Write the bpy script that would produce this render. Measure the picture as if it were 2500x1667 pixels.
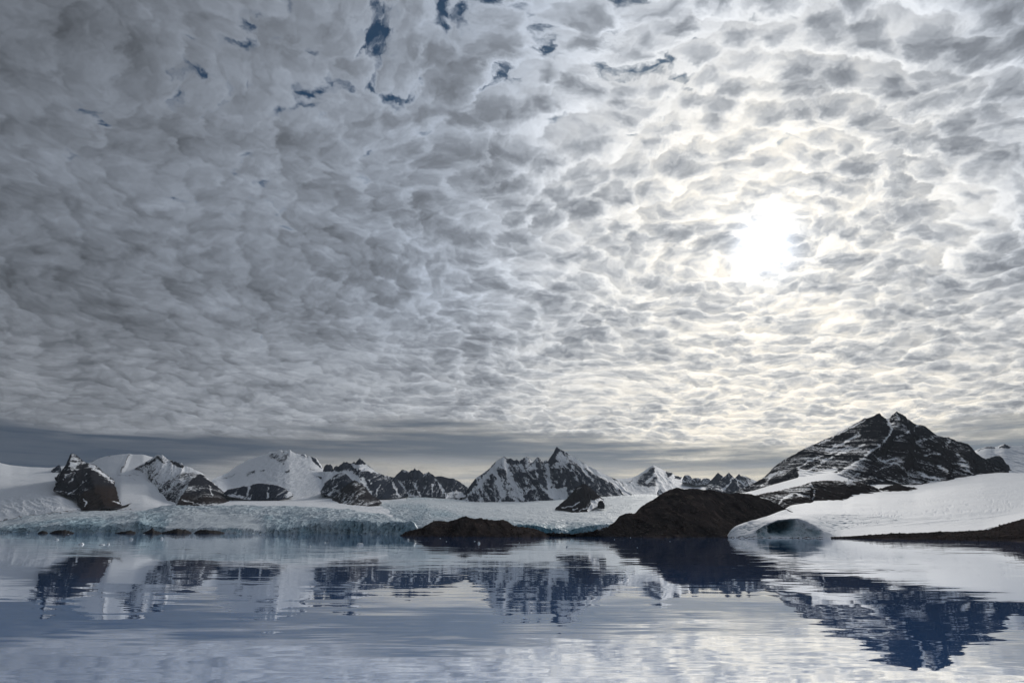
import bpy, math, random
import numpy as np
from mathutils import Matrix, Vector

for _o in list(bpy.data.objects):
    bpy.data.objects.remove(_o, do_unlink=True)
scene = bpy.context.scene
C = scene.collection

# ------------------------------------------------------------------ camera
CAM_H = 9.3
PITCH = math.atan(0.2787)
ROLL = math.radians(0.22)
_F = Vector((0, math.cos(PITCH), math.sin(PITCH)))
_U0 = Vector((0, -math.sin(PITCH), math.cos(PITCH)))
_R0 = Vector((1, 0, 0))
_R = _R0 * math.cos(ROLL) + _U0 * math.sin(ROLL)
_U = _U0 * math.cos(ROLL) - _R0 * math.sin(ROLL)
cam_data = bpy.data.cameras.new("camera")
cam_data.sensor_width = 36.0
cam_data.lens = 24.0
cam_data.clip_start = 0.5
cam_data.clip_end = 60000.0
cam = bpy.data.objects.new("camera", cam_data)
C.objects.link(cam)
cam.matrix_world = Matrix((
    (_R.x, _U.x, -_F.x, 0.0),
    (_R.y, _U.y, -_F.y, 0.0),
    (_R.z, _U.z, -_F.z, CAM_H),
    (0, 0, 0, 1)))
scene.camera = cam

# ------------------------------------------------------------------ sky, sun, exposure
SUN_AZ = math.radians(21.9)      # to the right of straight ahead (+Y)
SUN_EL = math.radians(22.1)
SUN_DIR = Vector((math.sin(SUN_AZ) * math.cos(SUN_EL), math.cos(SUN_AZ) * math.cos(SUN_EL), math.sin(SUN_EL)))


class NT:
    """small helper to write node trees as expressions"""
    def __init__(self, tree):
        self.t = tree
        self.t.nodes.clear()

    def n(self, kind, **kw):
        nd = self.t.nodes.new(kind)
        for k, v in kw.items():
            setattr(nd, k, v)
        return nd

    def put(self, sock, v):
        if v is None:
            return
        if hasattr(v, "is_linked") or isinstance(v, bpy.types.NodeSocket):
            self.t.links.new(v, sock)
        elif isinstance(v, (tuple, list)):
            n = len(sock.default_value)
            v = tuple(v)
            sock.default_value = (v + (1.0,))[:n] if len(v) < n else v[:n]
        else:
            sock.default_value = v

    def m(self, op, a, b=None, c=None, clamp=False):
        nd = self.n("ShaderNodeMath", operation=op, use_clamp=clamp)
        self.put(nd.inputs[0], a)
        self.put(nd.inputs[1], b)
        if c is not None:
            self.put(nd.inputs[2], c)
        return nd.outputs[0]

    def add(self, a, b): return self.m("ADD", a, b)
    def sub(self, a, b): return self.m("SUBTRACT", a, b)
    def mul(self, a, b): return self.m("MULTIPLY", a, b)
    def div(self, a, b): return self.m("DIVIDE", a, b)

    def mad(self, a, k, b): return self.m("MULTIPLY_ADD", a, k, b)

    def v(self, op, a, b=None, scale=None):
        nd = self.n("ShaderNodeVectorMath", operation=op)
        self.put(nd.inputs[0], a)
        if b is not None:
            self.put(nd.inputs[1], b)
        if scale is not None:
            self.put(nd.inputs[3], scale)
        return nd.outputs["Value"] if op in ("DOT_PRODUCT", "LENGTH", "DISTANCE") else nd.outputs[0]

    def xyz(self, x, y, z):
        nd = self.n("ShaderNodeCombineXYZ")
        for s, q in zip(nd.inputs, (x, y, z)):
            self.put(s, q)
        return nd.outputs[0]

    def sep(self, a):
        nd = self.n("ShaderNodeSeparateXYZ")
        self.put(nd.inputs[0], a)
        return nd.outputs

    def noise(self, vec, scale, detail=2.0, rough=0.5, lac=2.0, dist=0.0, color=False, dims="3D", kind="FBM", norm=True):
        nd = self.n("ShaderNodeTexNoise", noise_dimensions=dims, noise_type=kind)
        if hasattr(nd, "normalize"):
            nd.normalize = norm
        self.put(nd.inputs["Vector"], vec)
        self.put(nd.inputs["Scale"], scale)
        self.put(nd.inputs["Detail"], detail)
        self.put(nd.inputs["Roughness"], rough)
        self.put(nd.inputs["Lacunarity"], lac)
        self.put(nd.inputs["Distortion"], dist)
        return nd.outputs["Color" if color else "Fac"]

    def voro(self, vec, scale, feature="SMOOTH_F1", smooth=0.6, rand=1.0, dims="3D"):
        nd = self.n("ShaderNodeTexVoronoi", voronoi_dimensions=dims, feature=feature)
        self.put(nd.inputs["Vector"], vec)
        self.put(nd.inputs["Scale"], scale)
        if "Smoothness" in nd.inputs and feature == "SMOOTH_F1":
            self.put(nd.inputs["Smoothness"], smooth)
        self.put(nd.inputs["Randomness"], rand)
        return nd.outputs["Distance"]

    def sstep(self, x, lo, hi, to0=0.0, to1=1.0):
        nd = self.n("ShaderNodeMapRange", interpolation_type="SMOOTHSTEP")
        self.put(nd.inputs[0], x)
        self.put(nd.inputs[1], lo)
        self.put(nd.inputs[2], hi)
        self.put(nd.inputs[3], to0)
        self.put(nd.inputs[4], to1)
        return nd.outputs[0]

    def lin(self, x, lo, hi, to0=0.0, to1=1.0):
        nd = self.n("ShaderNodeMapRange", interpolation_type="LINEAR")
        nd.clamp = True
        for i, q in enumerate((x, lo, hi, to0, to1)):
            self.put(nd.inputs[i], q)
        return nd.outputs[0]

    def mix(self, f, a, b, blend="MIX"):
        nd = self.n("ShaderNodeMix", data_type="RGBA", blend_type=blend)
        nd.clamp_factor = True
        self.put(nd.inputs[0], f)
        self.put(nd.inputs[6], a)
        self.put(nd.inputs[7], b)
        return nd.outputs[2]

    def attr(self, name):
        nd = self.n("ShaderNodeAttribute", attribute_name=name)
        return nd.outputs["Fac"]


world = bpy.data.worlds.new("World")
scene.world = world
world.use_nodes = True
SKY_STRENGTH = 0.1


def build_sky():
    t = NT(world.node_tree)
    out = t.n("ShaderNodeOutputWorld")
    bg = t.n("ShaderNodeBackground")
    bg.inputs["Strength"].default_value = SKY_STRENGTH
    sky = t.n("ShaderNodeTexSky")
    sky.sky_type = "NISHITA"
    sky.sun_disc = False
    sky.sun_elevation = SUN_EL
    sky.sun_rotation = SUN_AZ
    sky.altitude = 10.0
    sky.air_density = 1.0
    sky.dust_density = 0.6
    sky.ozone_density = 2.0
    co = t.n("ShaderNodeTexCoord")
    d = t.v("NORMALIZE", co.outputs["Generated"])
    dx, dy, dz0 = t.sep(d)
    dz = t.m("MAXIMUM", dz0, 0.0)
    # altocumulus sheet: the view ray meets a (curved) layer overhead
    den = t.add(dz, 0.24)
    px = t.div(dx, den)
    py = t.div(dy, den)
    P = t.xyz(px, py, 0.0)
    # ragged domain warp
    N2 = dict(dims="2D")
    w1 = t.v("SCALE", t.v("SUBTRACT", t.noise(P, 3.0, 1, 0.5, color=True, **N2), (0.5, 0.5, 0.5)), scale=0.10)
    P1 = t.v("ADD", P, w1)
    w2 = t.v("SCALE", t.v("SUBTRACT", t.noise(P1, 17.0, 6, 0.64, color=True, **N2), (0.5, 0.5, 0.5)), scale=0.062)
    P2 = t.v("ADD", P1, w2)
    Pr = t.v("MULTIPLY", P2, (0.86, 1.12, 0.0))         # cells lie in slightly drawn-out rows
    big = t.noise(P1, 2.2, 2, 0.5, **N2)               # sheets of thicker and thinner cloud
    mid = t.noise(Pr, 8.0, 3, 0.55, **N2)
    fine = t.noise(P2, 42.0, 5, 0.62, **N2)

    def pillow(vec, scale, soft):
        nd = t.n("ShaderNodeTexVoronoi", voronoi_dimensions="2D", feature="SMOOTH_F1" if soft else "F1")
        t.put(nd.inputs["Vector"], vec)
        t.put(nd.inputs["Scale"], scale)
        nd.inputs["Randomness"].default_value = 0.95
        if soft:
            nd.inputs["Smoothness"].default_value = soft
        dist = nd.outputs["Distance"]
        off = t.v("SCALE", t.v("SUBTRACT", vec, nd.outputs["Position"]), scale=scale)
        return t.sstep(dist, 0.05, 0.75, 1.0, 0.0), off
    c1, o1 = pillow(Pr, 17.0, 0.30)
    c2, o2 = pillow(t.v("ADD", Pr, (3.1, 7.7, 0.0)), 36.0, 0.25)
    sp = (SUN_DIR.x / (SUN_DIR.z + 0.24), SUN_DIR.y / (SUN_DIR.z + 0.24), 0.0)
    to_sun = t.v("NORMALIZE", t.v("SUBTRACT", sp, P))
    side = t.add(t.v("DOT_PRODUCT", o1, to_sun), t.mul(t.v("DOT_PRODUCT", o2, to_sun), 0.4))
    high = t.sstep(dz, 0.40, 0.66)
    # optical thickness of the sheet
    th = t.add(t.mul(t.sub(c1, 0.5), t.mad(high, 0.62, 0.52)), t.mul(t.sub(c2, 0.5), 0.26))
    th = t.sub(th, t.mul(side, 0.20))
    th = t.add(th, t.mul(t.sub(mid, 0.5), 1.8))
    th = t.add(th, t.mul(t.sub(big, 0.5), 1.05))
    th = t.add(th, t.mul(t.sub(fine, 0.5), 0.95))
    left = t.sstep(dx, 0.25, -0.62)                     # the sheet is denser to one side
    th = t.add(th, t.mul(left, 0.15))
    th = t.sub(th, t.mul(high, 0.14))
    th = t.add(th, t.mul(t.sstep(dz, 0.34, 0.14), t.sstep(dx, -0.5, 0.3, 0.0, -0.22)))
    th = t.add(th, 0.82)
    veil = t.sstep(t.v("DOT_PRODUCT", d, tuple(SUN_DIR)), 0.88, 0.97, 0.0, 0.40)   # no clear gaps round the sun
    cover = t.sstep(t.add(th, t.add(veil, t.sstep(dz, 0.36, 0.16, 0.0, 0.35))), t.mad(high, 0.06, -0.24), t.mad(high, 0.10, 0.30))
    thick = t.m("MAXIMUM", th, 0.0)
    # light through the sheet: forward scatter round the sun
    ang = t.m("ARCCOSINE", t.m("MINIMUM", t.v("DOT_PRODUCT", d, tuple(SUN_DIR)), 1.0))
    g_wide = t.m("EXPONENT", t.mul(ang, -1.6))
    g_mid = t.m("EXPONENT", t.mul(ang, -6.0))
    a2 = t.mul(ang, 1.0 / 0.034)
    g_core = t.m("EXPONENT", t.mul(t.mul(a2, a2), -1.0))
    glow = t.add(t.add(t.mul(g_wide, 0.80), t.mul(g_mid, 0.20)), 0.285)
    trans = t.m("EXPONENT", t.mul(t.m("POWER", thick, 2.0), -0.80))
    # away from the sun the puffs show as lit domes with darker seams
    away = t.sstep(ang, 0.28, 0.80)
    dome = t.add(t.mad(c1, 0.52, 0.12), t.add(t.mul(c2, 0.16), t.add(t.mul(t.sub(0.5, mid), 0.9), t.mul(t.sub(0.5, fine), 0.5))))
    dome = t.sub(dome, t.mul(t.sub(big, 0.5), 0.8))
    trans = t.add(t.mul(trans, t.mad(away, -0.58, 1.0)), t.mul(dome, t.mul(away, 0.58)))
    core = t.mul(g_core, t.m("EXPONENT", t.mul(thick, -0.5)))
    lum = t.mul(glow, t.m("MULTIPLY_ADD", trans, t.mad(left, -0.18, 0.78), t.mad(left, 0.08, 0.21)))
    lum = t.mul(lum, t.m("MAXIMUM", t.mad(side, 0.22, 1.0), 0.3))
    lum = t.mul(lum, t.mad(left, -0.34, 1.0))
    lum = t.mul(lum, t.sstep(dz, 0.28, 0.13, 1.0, t.sstep(dx, -0.4, 0.2, 1.40, 1.12)))
    lum = t.add(lum, t.mul(core, 2.2))
    # side light on billows facing the sun
    warm = t.sstep(ang, 0.55, 0.05)
    low = t.sstep(dz, 0.36, 0.10)
    tint = t.mix(warm, (0.84, 0.95, 1.13, 1), (1.05, 1.0, 0.90, 1))
    tint = t.mix(t.mul(low, t.sstep(dx, -0.5, 0.3, 0.25, 0.75)), tint, (1.10, 1.0, 0.82, 1))
    tint = t.mix(t.mul(t.sub(1.0, trans), 0.85), tint, (0.86, 0.96, 1.12, 1))
    ccol = t.v("MULTIPLY", tint, t.xyz(lum, lum, lum))
    # blue between the cells
    gap = t.v("MULTIPLY", sky.outputs[0], (0.010, 0.018, 0.023))
    gap = t.v("ADD", gap, t.v("SCALE", (0.30, 0.32, 0.35), scale=t.mul(g_mid, 1.0)))
    col = t.mix(cover, gap, ccol)
    # low stratus bank over the land
    az = t.m("ARCTAN2", dx, dy)
    bw = t.xyz(t.mul(az, 3.2), t.mul(dz, 34.0), 2.0)
    bn = t.noise(bw, 1.0, 3, 0.55, **N2)
    bn2 = t.noise(t.xyz(t.mul(az, 5.0), t.mul(dz, 85.0), 7.0), 1.0, 4, 0.6, **N2)
    etop = t.sub(t.sstep(az, -0.62, -0.1, 0.126, 0.138), t.sstep(az, 0.0, 0.32, 0.0, 0.026))
    etop = t.add(etop, t.sstep(az, 0.42, 0.62, 0.0, 0.010))
    etop = t.add(etop, t.mul(t.sub(bn, 0.5), 0.085))
    up = t.sstep(t.sub(dz, t.add(etop, t.mul(t.sub(bn2, 0.5), 0.03))), 0.020, -0.018)
    elow = t.sstep(az, -0.60, -0.30, 0.050, 0.098)
    elow = t.sub(elow, t.sstep(az, -0.2, 0.4, 0.0, 0.014))
    elow = t.add(elow, t.mul(t.sub(bn2, 0.5), 0.035))
    lo = t.sstep(t.sub(dz, elow), -0.010, 0.012)
    bank = t.mul(up, t.mad(lo, 0.84, 0.16))
    bank = t.mul(bank, t.mad(t.sub(bn2, 0.5), 0.9, 0.92))
    bcol = t.mix(t.sstep(az, -0.6, 0.35), (0.058, 0.078, 0.112, 1), (0.19, 0.22, 0.255, 1))
    strip = t.mix(t.sstep(az, -0.6, 0.3), (0.17, 0.18, 0.20, 1), (0.78, 0.71, 0.57, 1))
    strip = t.mix(t.sstep(bn2, 0.35, 0.65), strip, (0.36, 0.37, 0.38, 1))
    col = t.mix(t.mul(up, t.mad(t.sstep(bn2, 0.3, 0.6), 0.25, 0.7)), col, strip)
    col = t.mix(bank, col, bcol)
    col = t.v("SCALE", col, scale=1.0 / SKY_STRENGTH)
    t.put(bg.inputs["Color"], col)
    t.t.links.new(bg.outputs[0], out.inputs[0])


build_sky()
sun_data = bpy.data.lights.new("sun", "SUN")
sun_data.energy = 1.9
sun_data.angle = math.radians(12.0)
sun_data.color = (1.0, 0.96, 0.90)
sun = bpy.data.objects.new("sun", sun_data)
C.objects.link(sun)
sun.rotation_euler = (-SUN_DIR).to_track_quat("-Z", "Y").to_euler()

scene.view_settings.view_transform = "Standard"
scene.view_settings.look = "None"
scene.view_settings.exposure = 0.0
scene.view_settings.gamma = 1.0
scene.view_settings.use_curve_mapping = False
scene.cycles.use_denoising = True
scene.cycles.use_adaptive_sampling = True
scene.cycles.adaptive_threshold = 0.02
scene.cycles.adaptive_min_samples = 8
world.cycles.sampling_method = "MANUAL"
world.cycles.sample_map_resolution = 512
scene.cycles.max_bounces = 6
scene.cycles.diffuse_bounces = 2
scene.cycles.glossy_bounces = 3
scene.cycles.volume_bounces = 0

# ------------------------------------------------------------------ survey helpers
# The land was surveyed from the photograph (pixels of the 2500 x 1667 picture) and every point
# gets its own distance Y in metres, so all of it stands at its real place and size.
FPX = 24.0 / 36.0 * 2500.0


def P(px, py, Y):
    px = np.asarray(px, float); py = np.asarray(py, float); Y = np.asarray(Y, float)
    cx = (px - 1250.0) / FPX
    cy = (833.5 - py) / FPX
    rx = _F.x + cx * _R.x + cy * _U.x
    ry = _F.y + cx * _R.y + cy * _U.y
    rz = _F.z + cx * _R.z + cy * _U.z
    s = Y / ry
    return np.stack([rx * s, Y + 0 * rx, CAM_H + rz * s], -1)


def water_Y(px, py):
    """distance at which the sight line to this pixel meets the water"""
    cx = (px - 1250.0) / FPX
    cy = (833.5 - py) / FPX
    ry = _F.y + cx * _R.y + cy * _U.y
    rz = _F.z + cx * _R.z + cy * _U.z
    return CAM_H / -rz * ry


def zoomer(x0, y0, k):
    def f(pts, *rest):
        return [((x0 + p[0] * k, y0 + p[1] * k) + tuple(p[2:])) for p in pts]
    return f


R1 = zoomer(0, 1050, 660 / 2352)
R2 = zoomer(500, 1050, 660 / 2352)
R3 = zoomer(960, 1050, 660 / 2352)
R4 = zoomer(1400, 1050, 600 / 2352)
R5 = zoomer(1840, 980, 660 / 2352)


_GA = np.arange(1024) * (2 * math.pi / 1024)
_GX = np.cos(_GA).astype(np.float32); _GY = np.sin(_GA).astype(np.float32)


def _hash(ix, iy, seed):
    h = ix * np.uint32(374761393) + iy * np.uint32(668265263) + np.uint32((seed * 974711) & 0xFFFFFFFF)
    h = (h ^ (h >> np.uint32(13))) * np.uint32(1274126177)
    return (h ^ (h >> np.uint32(16))) & np.uint32(1023)


def perlin(x, y, seed=0):
    x = np.asarray(x, float); y = np.asarray(y, float)
    x, y = np.broadcast_arrays(x, y)
    fxi = np.floor(x); fyi = np.floor(y)
    fx = (x - fxi).astype(np.float32); fy = (y - fyi).astype(np.float32)
    ix = fxi.astype(np.int64).astype(np.uint32); iy = fyi.astype(np.int64).astype(np.uint32)
    ux = fx * fx * fx * (fx * (fx * 6 - 15) + 10)
    uy = fy * fy * fy * (fy * (fy * 6 - 15) + 10)
    r = 0
    one = np.uint32(1)
    for oy in (0, 1):
        for ox in (0, 1):
            a = _hash(ix + one if ox else ix, iy + one if oy else iy, seed)
            g = _GX[a] * (fx - ox) + _GY[a] * (fy - oy)
            r = r + g * (ux if ox else 1 - ux) * (uy if oy else 1 - uy)
    return (r * 1.45).astype(np.float64)


def fbm(x, y, seed=0, octv=5, gain=0.5, lac=2.03):
    r = 0; a = 1.0; s = 0
    for i in range(octv):
        r = r + a * perlin(x, y, seed + i * 17)
        s += a; a *= gain
        x = x * lac + 13.7; y = y * lac - 7.1
    return r / s


def ridged(x, y, seed=0, octv=4, gain=0.5, lac=2.1):
    """sharp crests (towards +1) and rounded troughs (towards -1)"""
    r = 0; a = 1.0; s = 0
    for i in range(octv):
        r = r + a * (1 - 2.6 * np.abs(perlin(x, y, seed + i * 29)))
        s += a; a *= gain
        x = x * lac + 5.3; y = y * lac + 9.2
    return r / s


def sstep(x, a, b):
    t = np.clip((x - a) / (b - a), 0, 1)
    return t * t * (3 - 2 * t)


def poly_sd(px, py, pts):
    """signed pixel distance, negative inside"""
    pts = np.asarray([p[:2] for p in pts], float)
    d = np.full(px.shape, 1e9); ins = np.zeros(px.shape, bool)
    n = len(pts)
    for i in range(n):
        a = pts[i]; b = pts[(i + 1) % n]
        ab = b - a
        t = np.clip(((px - a[0]) * ab[0] + (py - a[1]) * ab[1]) / (ab @ ab + 1e-9), 0, 1)
        d = np.minimum(d, np.hypot(px - a[0] - t * ab[0], py - a[1] - t * ab[1]))
        c = (a[1] > py) != (b[1] > py)
        with np.errstate(divide="ignore", invalid="ignore"):
            xi = (b[0] - a[0]) * (py - a[1]) / (b[1] - a[1] + 1e-12) + a[0]
        ins ^= c & (px < xi)
    return np.where(ins, -d, d)


def line_d(px, py, pts):
    pts = np.asarray([p[:2] for p in pts], float)
    d = np.full(px.shape, 1e9)
    for a, b in zip(pts[:-1], pts[1:]):
        ab = b - a
        t = np.clip(((px - a[0]) * ab[0] + (py - a[1]) * ab[1]) / (ab @ ab + 1e-9), 0, 1)
        d = np.minimum(d, np.hypot(px - a[0] - t * ab[0], py - a[1] - t * ab[1]))
    return d


def sample_line(pts, u, defY=None):
    """resample a polyline (px, py[, Y]) at fractions u of its pixel width; returns px, py, Y"""
    a = np.array([(p[0], p[1], p[2] if len(p) > 2 else defY) for p in pts], float)
    step = np.abs(np.diff(a[:, 0])) + 0.02 * np.abs(np.diff(a[:, 1])) + 1e-6
    s = np.concatenate([[0], np.cumsum(step)]); s /= s[-1]
    return [np.interp(u, s, a[:, k]) for k in range(3)]


def tag(o, label=None, cat=None, group=None, kind=None):
    if label: o["label"] = label
    if cat: o["category"] = cat
    if group: o["group"] = group
    if kind: o["kind"] = kind
    return o


def grid_mesh(name, V, attrs, mat, smooth=True, close=None, parent=None, flip=False):
    """V: (rows, cols, 3) world points -> one mesh object with its origin at its base"""
    nr, nc = V.shape[:2]
    org = np.array([V[..., 0].mean(), V[..., 1].mean(), max(0.0, V[..., 2].min())])
    co = (V - org).reshape(-1, 3).astype(np.float32)
    me = bpy.data.meshes.new(name)
    me.vertices.add(len(co))
    me.vertices.foreach_set("co", co.ravel())
    i = np.arange((nr - 1) * (nc - 1))
    r = i // (nc - 1); c = i % (nc - 1)
    a = r * nc + c
    q = np.stack([a, a + 1, a + nc + 1, a + nc], 1)
    if flip:
        q = q[:, ::-1]
    me.loops.add(q.size)
    me.loops.foreach_set("vertex_index", q.ravel().astype(np.int32))
    me.polygons.add(len(q))
    me.polygons.foreach_set("loop_start", (np.arange(len(q)) * 4).astype(np.int32))
    me.polygons.foreach_set("loop_total", np.full(len(q), 4, np.int32))
    me.polygons.foreach_set("use_smooth", np.full(len(q), smooth, bool))
    for k, arr in attrs.items():
        at = me.attributes.new(k, "FLOAT", "POINT")
        at.data.foreach_set("value", np.ascontiguousarray(arr, dtype=np.float32).ravel())
    me.update(calc_edges=True)
    me.materials.append(mat)
    o = bpy.data.objects.new(name, me)
    o.location = org
    C.objects.link(o)
    if parent is not None:
        o.parent = parent
        o.location = org - np.array(parent.location)
    return o


def normals(V):
    du = np.gradient(V, axis=1); dv = np.gradient(V, axis=0)
    n = np.cross(du, dv)
    n /= np.linalg.norm(n, axis=-1, keepdims=True) + 1e-9
    return np.where(n[..., 2:3] < 0, -n, n)


# ------------------------------------------------------------------ materials
def new_mat(name):
    m = bpy.data.materials.new(name)
    m.use_nodes = True
    t = NT(m.node_tree)
    out = t.n("ShaderNodeOutputMaterial")
    b = t.n("ShaderNodeBsdfPrincipled")
    t.t.links.new(b.outputs[0], out.inputs[0])
    co = t.n("ShaderNodeTexCoord").outputs["Object"]
    return m, t, b, co


def bump(t, b, h, strength, dist):
    nd = t.n("ShaderNodeBump")
    nd.inputs["Strength"].default_value = strength
    nd.inputs["Distance"].default_value = dist
    t.put(nd.inputs["Height"], h)
    t.t.links.new(nd.outputs[0], b.inputs["Normal"])


def make_mountain_mat(name, k, dark, blue, brown, snowcol=(0.86, 0.885, 0.925)):
    """rock under wind-packed snow; k scales the grain with the size of the mountain"""
    m, t, b, co = new_mat(name)
    fall = t.v("MULTIPLY", co, (1.0, 0.36, 0.42))       # grain follows the fall line
    n1 = t.noise(fall, 1 / (40.0 * k), 4, 0.6)
    n2 = t.noise(fall, 1 / (11.0 * k), 5, 0.68)
    n3 = t.noise(t.v("MULTIPLY", co, (1, 0.5, 0.3)), 1 / (22.0 * k), 3, 0.6)
    s = t.attr("snow")
    s = t.add(s, t.mul(t.sub(n1, 0.5), 0.50))
    s = t.add(s, t.mul(t.sub(n2, 0.5), 1.15))
    f = t.sstep(s, 0.36, 0.64)
    rock = t.mix(n3, dark + (1,), blue + (1,))
    rock = t.mix(t.m("MULTIPLY", t.attr("tone"), t.mad(n1, 0.8, 0.5), clamp=True), rock, brown + (1,))
    rock = t.mix(t.mul(t.sstep(n2, 0.52, 0.78), 0.6), rock, (0.085, 0.084, 0.088, 1))
    sc = t.mix(t.mul(t.sstep(n3, 0.45, 0.75), 0.22), snowcol + (1,), (0.58, 0.63, 0.70, 1))
    t.put(b.inputs["Base Color"], t.mix(f, rock, sc))
    t.put(b.inputs["Roughness"], t.mad(f, -0.25, 0.95))
    t.put(b.inputs["Specular IOR Level"], t.mul(f, 0.2))
    bump(t, b, t.mul(t.add(n2, t.mul(n1, 1.2)), t.mad(f, -0.8, 1.0)), 0.55, 7.0 * k)
    return m


MAT_FAR = make_mountain_mat("far_mountain_rock_and_snow", 1.15, (0.031, 0.037, 0.053), (0.048, 0.056, 0.079), (0.060, 0.052, 0.052))
MAT_MID = make_mountain_mat("near_mountain_rock_and_snow", 0.85, (0.020, 0.021, 0.027), (0.034, 0.036, 0.046), (0.036, 0.026, 0.022))
MAT_NEAR = make_mountain_mat("massif_rock_and_snow", 0.55, (0.018, 0.018, 0.022), (0.032, 0.032, 0.039), (0.044, 0.034, 0.030))


def make_wet_rock_mat():
    m, t, b, co = new_mat("wet_black_rock")
    n = t.noise(co, 1 / 6.0, 5, 0.65)
    t.put(b.inputs["Base Color"], t.mix(n, (0.008, 0.0075, 0.008, 1), (0.040, 0.034, 0.032, 1)))
    b.inputs["Roughness"].default_value = 0.8
    b.inputs["Specular IOR Level"].default_value = 0.05
    bump(t, b, n, 0.8, 3.0)
    return m


MAT_WET_ROCK = make_wet_rock_mat()


def make_moraine_mat():
    m, t, b, co = new_mat("moraine_gravel_and_bedrock")
    fall = t.v("MULTIPLY", t.v("ADD", co, t.v("SCALE", t.v("SUBTRACT", t.noise(co, 1 / 60.0, 2, 0.5, color=True), (0.5, 0.5, 0.5)), scale=40.0)), (1.0, 0.30, 0.45))
    n1 = t.noise(fall, 1 / 34.0, 5, 0.62)
    n2 = t.noise(co, 1 / 5.0, 6, 0.72)
    n3 = t.noise(fall, 1 / 13.0, 4, 0.6)
    col = t.mix(t.sstep(n1, 0.30, 0.70), (0.020, 0.017, 0.0175, 1), (0.052, 0.042, 0.040, 1))
    col = t.mix(t.sstep(n3, 0.5, 0.72), col, (0.085, 0.068, 0.061, 1))
    col = t.mix(t.mul(t.sstep(n2, 0.58, 0.78), 0.8), col, (0.22, 0.19, 0.17, 1))
    s = t.add(t.attr("snow"), t.mul(t.sub(n2, 0.5), 0.8))
    f = t.sstep(s, 0.45, 0.6)
    t.put(b.inputs["Base Color"], t.mix(f, col, (0.78, 0.81, 0.86, 1)))
    b.inputs["Roughness"].default_value = 1.0
    b.inputs["Specular IOR Level"].default_value = 0.0
    bump(t, b, t.add(t.mul(n2, 0.8), n3), 0.8, 2.5)
    return m


MAT_MORAINE = make_moraine_mat()


def make_ice_mat():
    m, t, b, co = new_mat("glacier_ice")
    n1 = t.noise(co, 1 / 30.0, 4, 0.6)
    n2 = t.noise(co, 1 / 7.0, 5, 0.68)
    blue = t.attr("blue")
    bl = t.sstep(t.add(blue, t.mul(t.sub(n2, 0.5), 0.5)), 0.05, 0.95)
    col = t.mix(bl, (0.66, 0.72, 0.76, 1), (0.36, 0.50, 0.57, 1))
    deep = t.sstep(t.add(blue, t.mul(t.sub(n1, 0.5), 0.6)), 0.95, 1.55)
    col = t.mix(deep, col, (0.07, 0.22, 0.30, 1))
    dirt = t.sstep(t.add(t.attr("dirt"), t.mul(t.sub(n2, 0.5), 0.8)), 0.5, 0.85)
    col = t.mix(dirt, col, (0.060, 0.052, 0.050, 1))
    col = t.mix(t.mul(t.sstep(n2, 0.55, 0.8), 0.12), col, (0.30, 0.33, 0.35, 1))
    t.put(b.inputs["Base Color"], col)
    b.inputs["Roughness"].default_value = 0.6
    b.inputs["Specular IOR Level"].default_value = 0.3
    bump(t, b, t.add(n2, n1), 0.22, 3.0)
    return m


MAT_ICE = make_ice_mat()


def make_snow_mat():
    m, t, b, co = new_mat("windblown_snow")
    n1 = t.noise(t.v("MULTIPLY", co, (0.4, 1.0, 1.0)), 1 / 160.0, 4, 0.55)
    n2 = t.noise(co, 1 / 12.0, 5, 0.6)
    dirt = t.sstep(t.add(t.attr("dirt"), t.mul(t.sub(n2, 0.5), 0.9)), 0.5, 0.75)
    blue = t.sstep(t.add(t.attr("blue"), t.mul(t.sub(n2, 0.5), 0.5)), 0.05, 1.0)
    col = t.mix(n1, (0.82, 0.85, 0.90, 1), (0.90, 0.915, 0.935, 1))
    col = t.mix(blue, col, (0.34, 0.48, 0.54, 1))
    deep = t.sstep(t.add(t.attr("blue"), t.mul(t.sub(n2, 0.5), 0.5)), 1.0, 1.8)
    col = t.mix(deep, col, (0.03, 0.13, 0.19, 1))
    col = t.mix(dirt, col, (0.055, 0.048, 0.050, 1))
    t.put(b.inputs["Base Color"], col)
    b.inputs["Roughness"].default_value = 0.75
    b.inputs["Specular IOR Level"].default_value = 0.2
    bump(t, b, t.add(n2, t.mul(n1, 3.0)), 0.25, 2.0)
    return m


MAT_SNOW = make_snow_mat()


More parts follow.
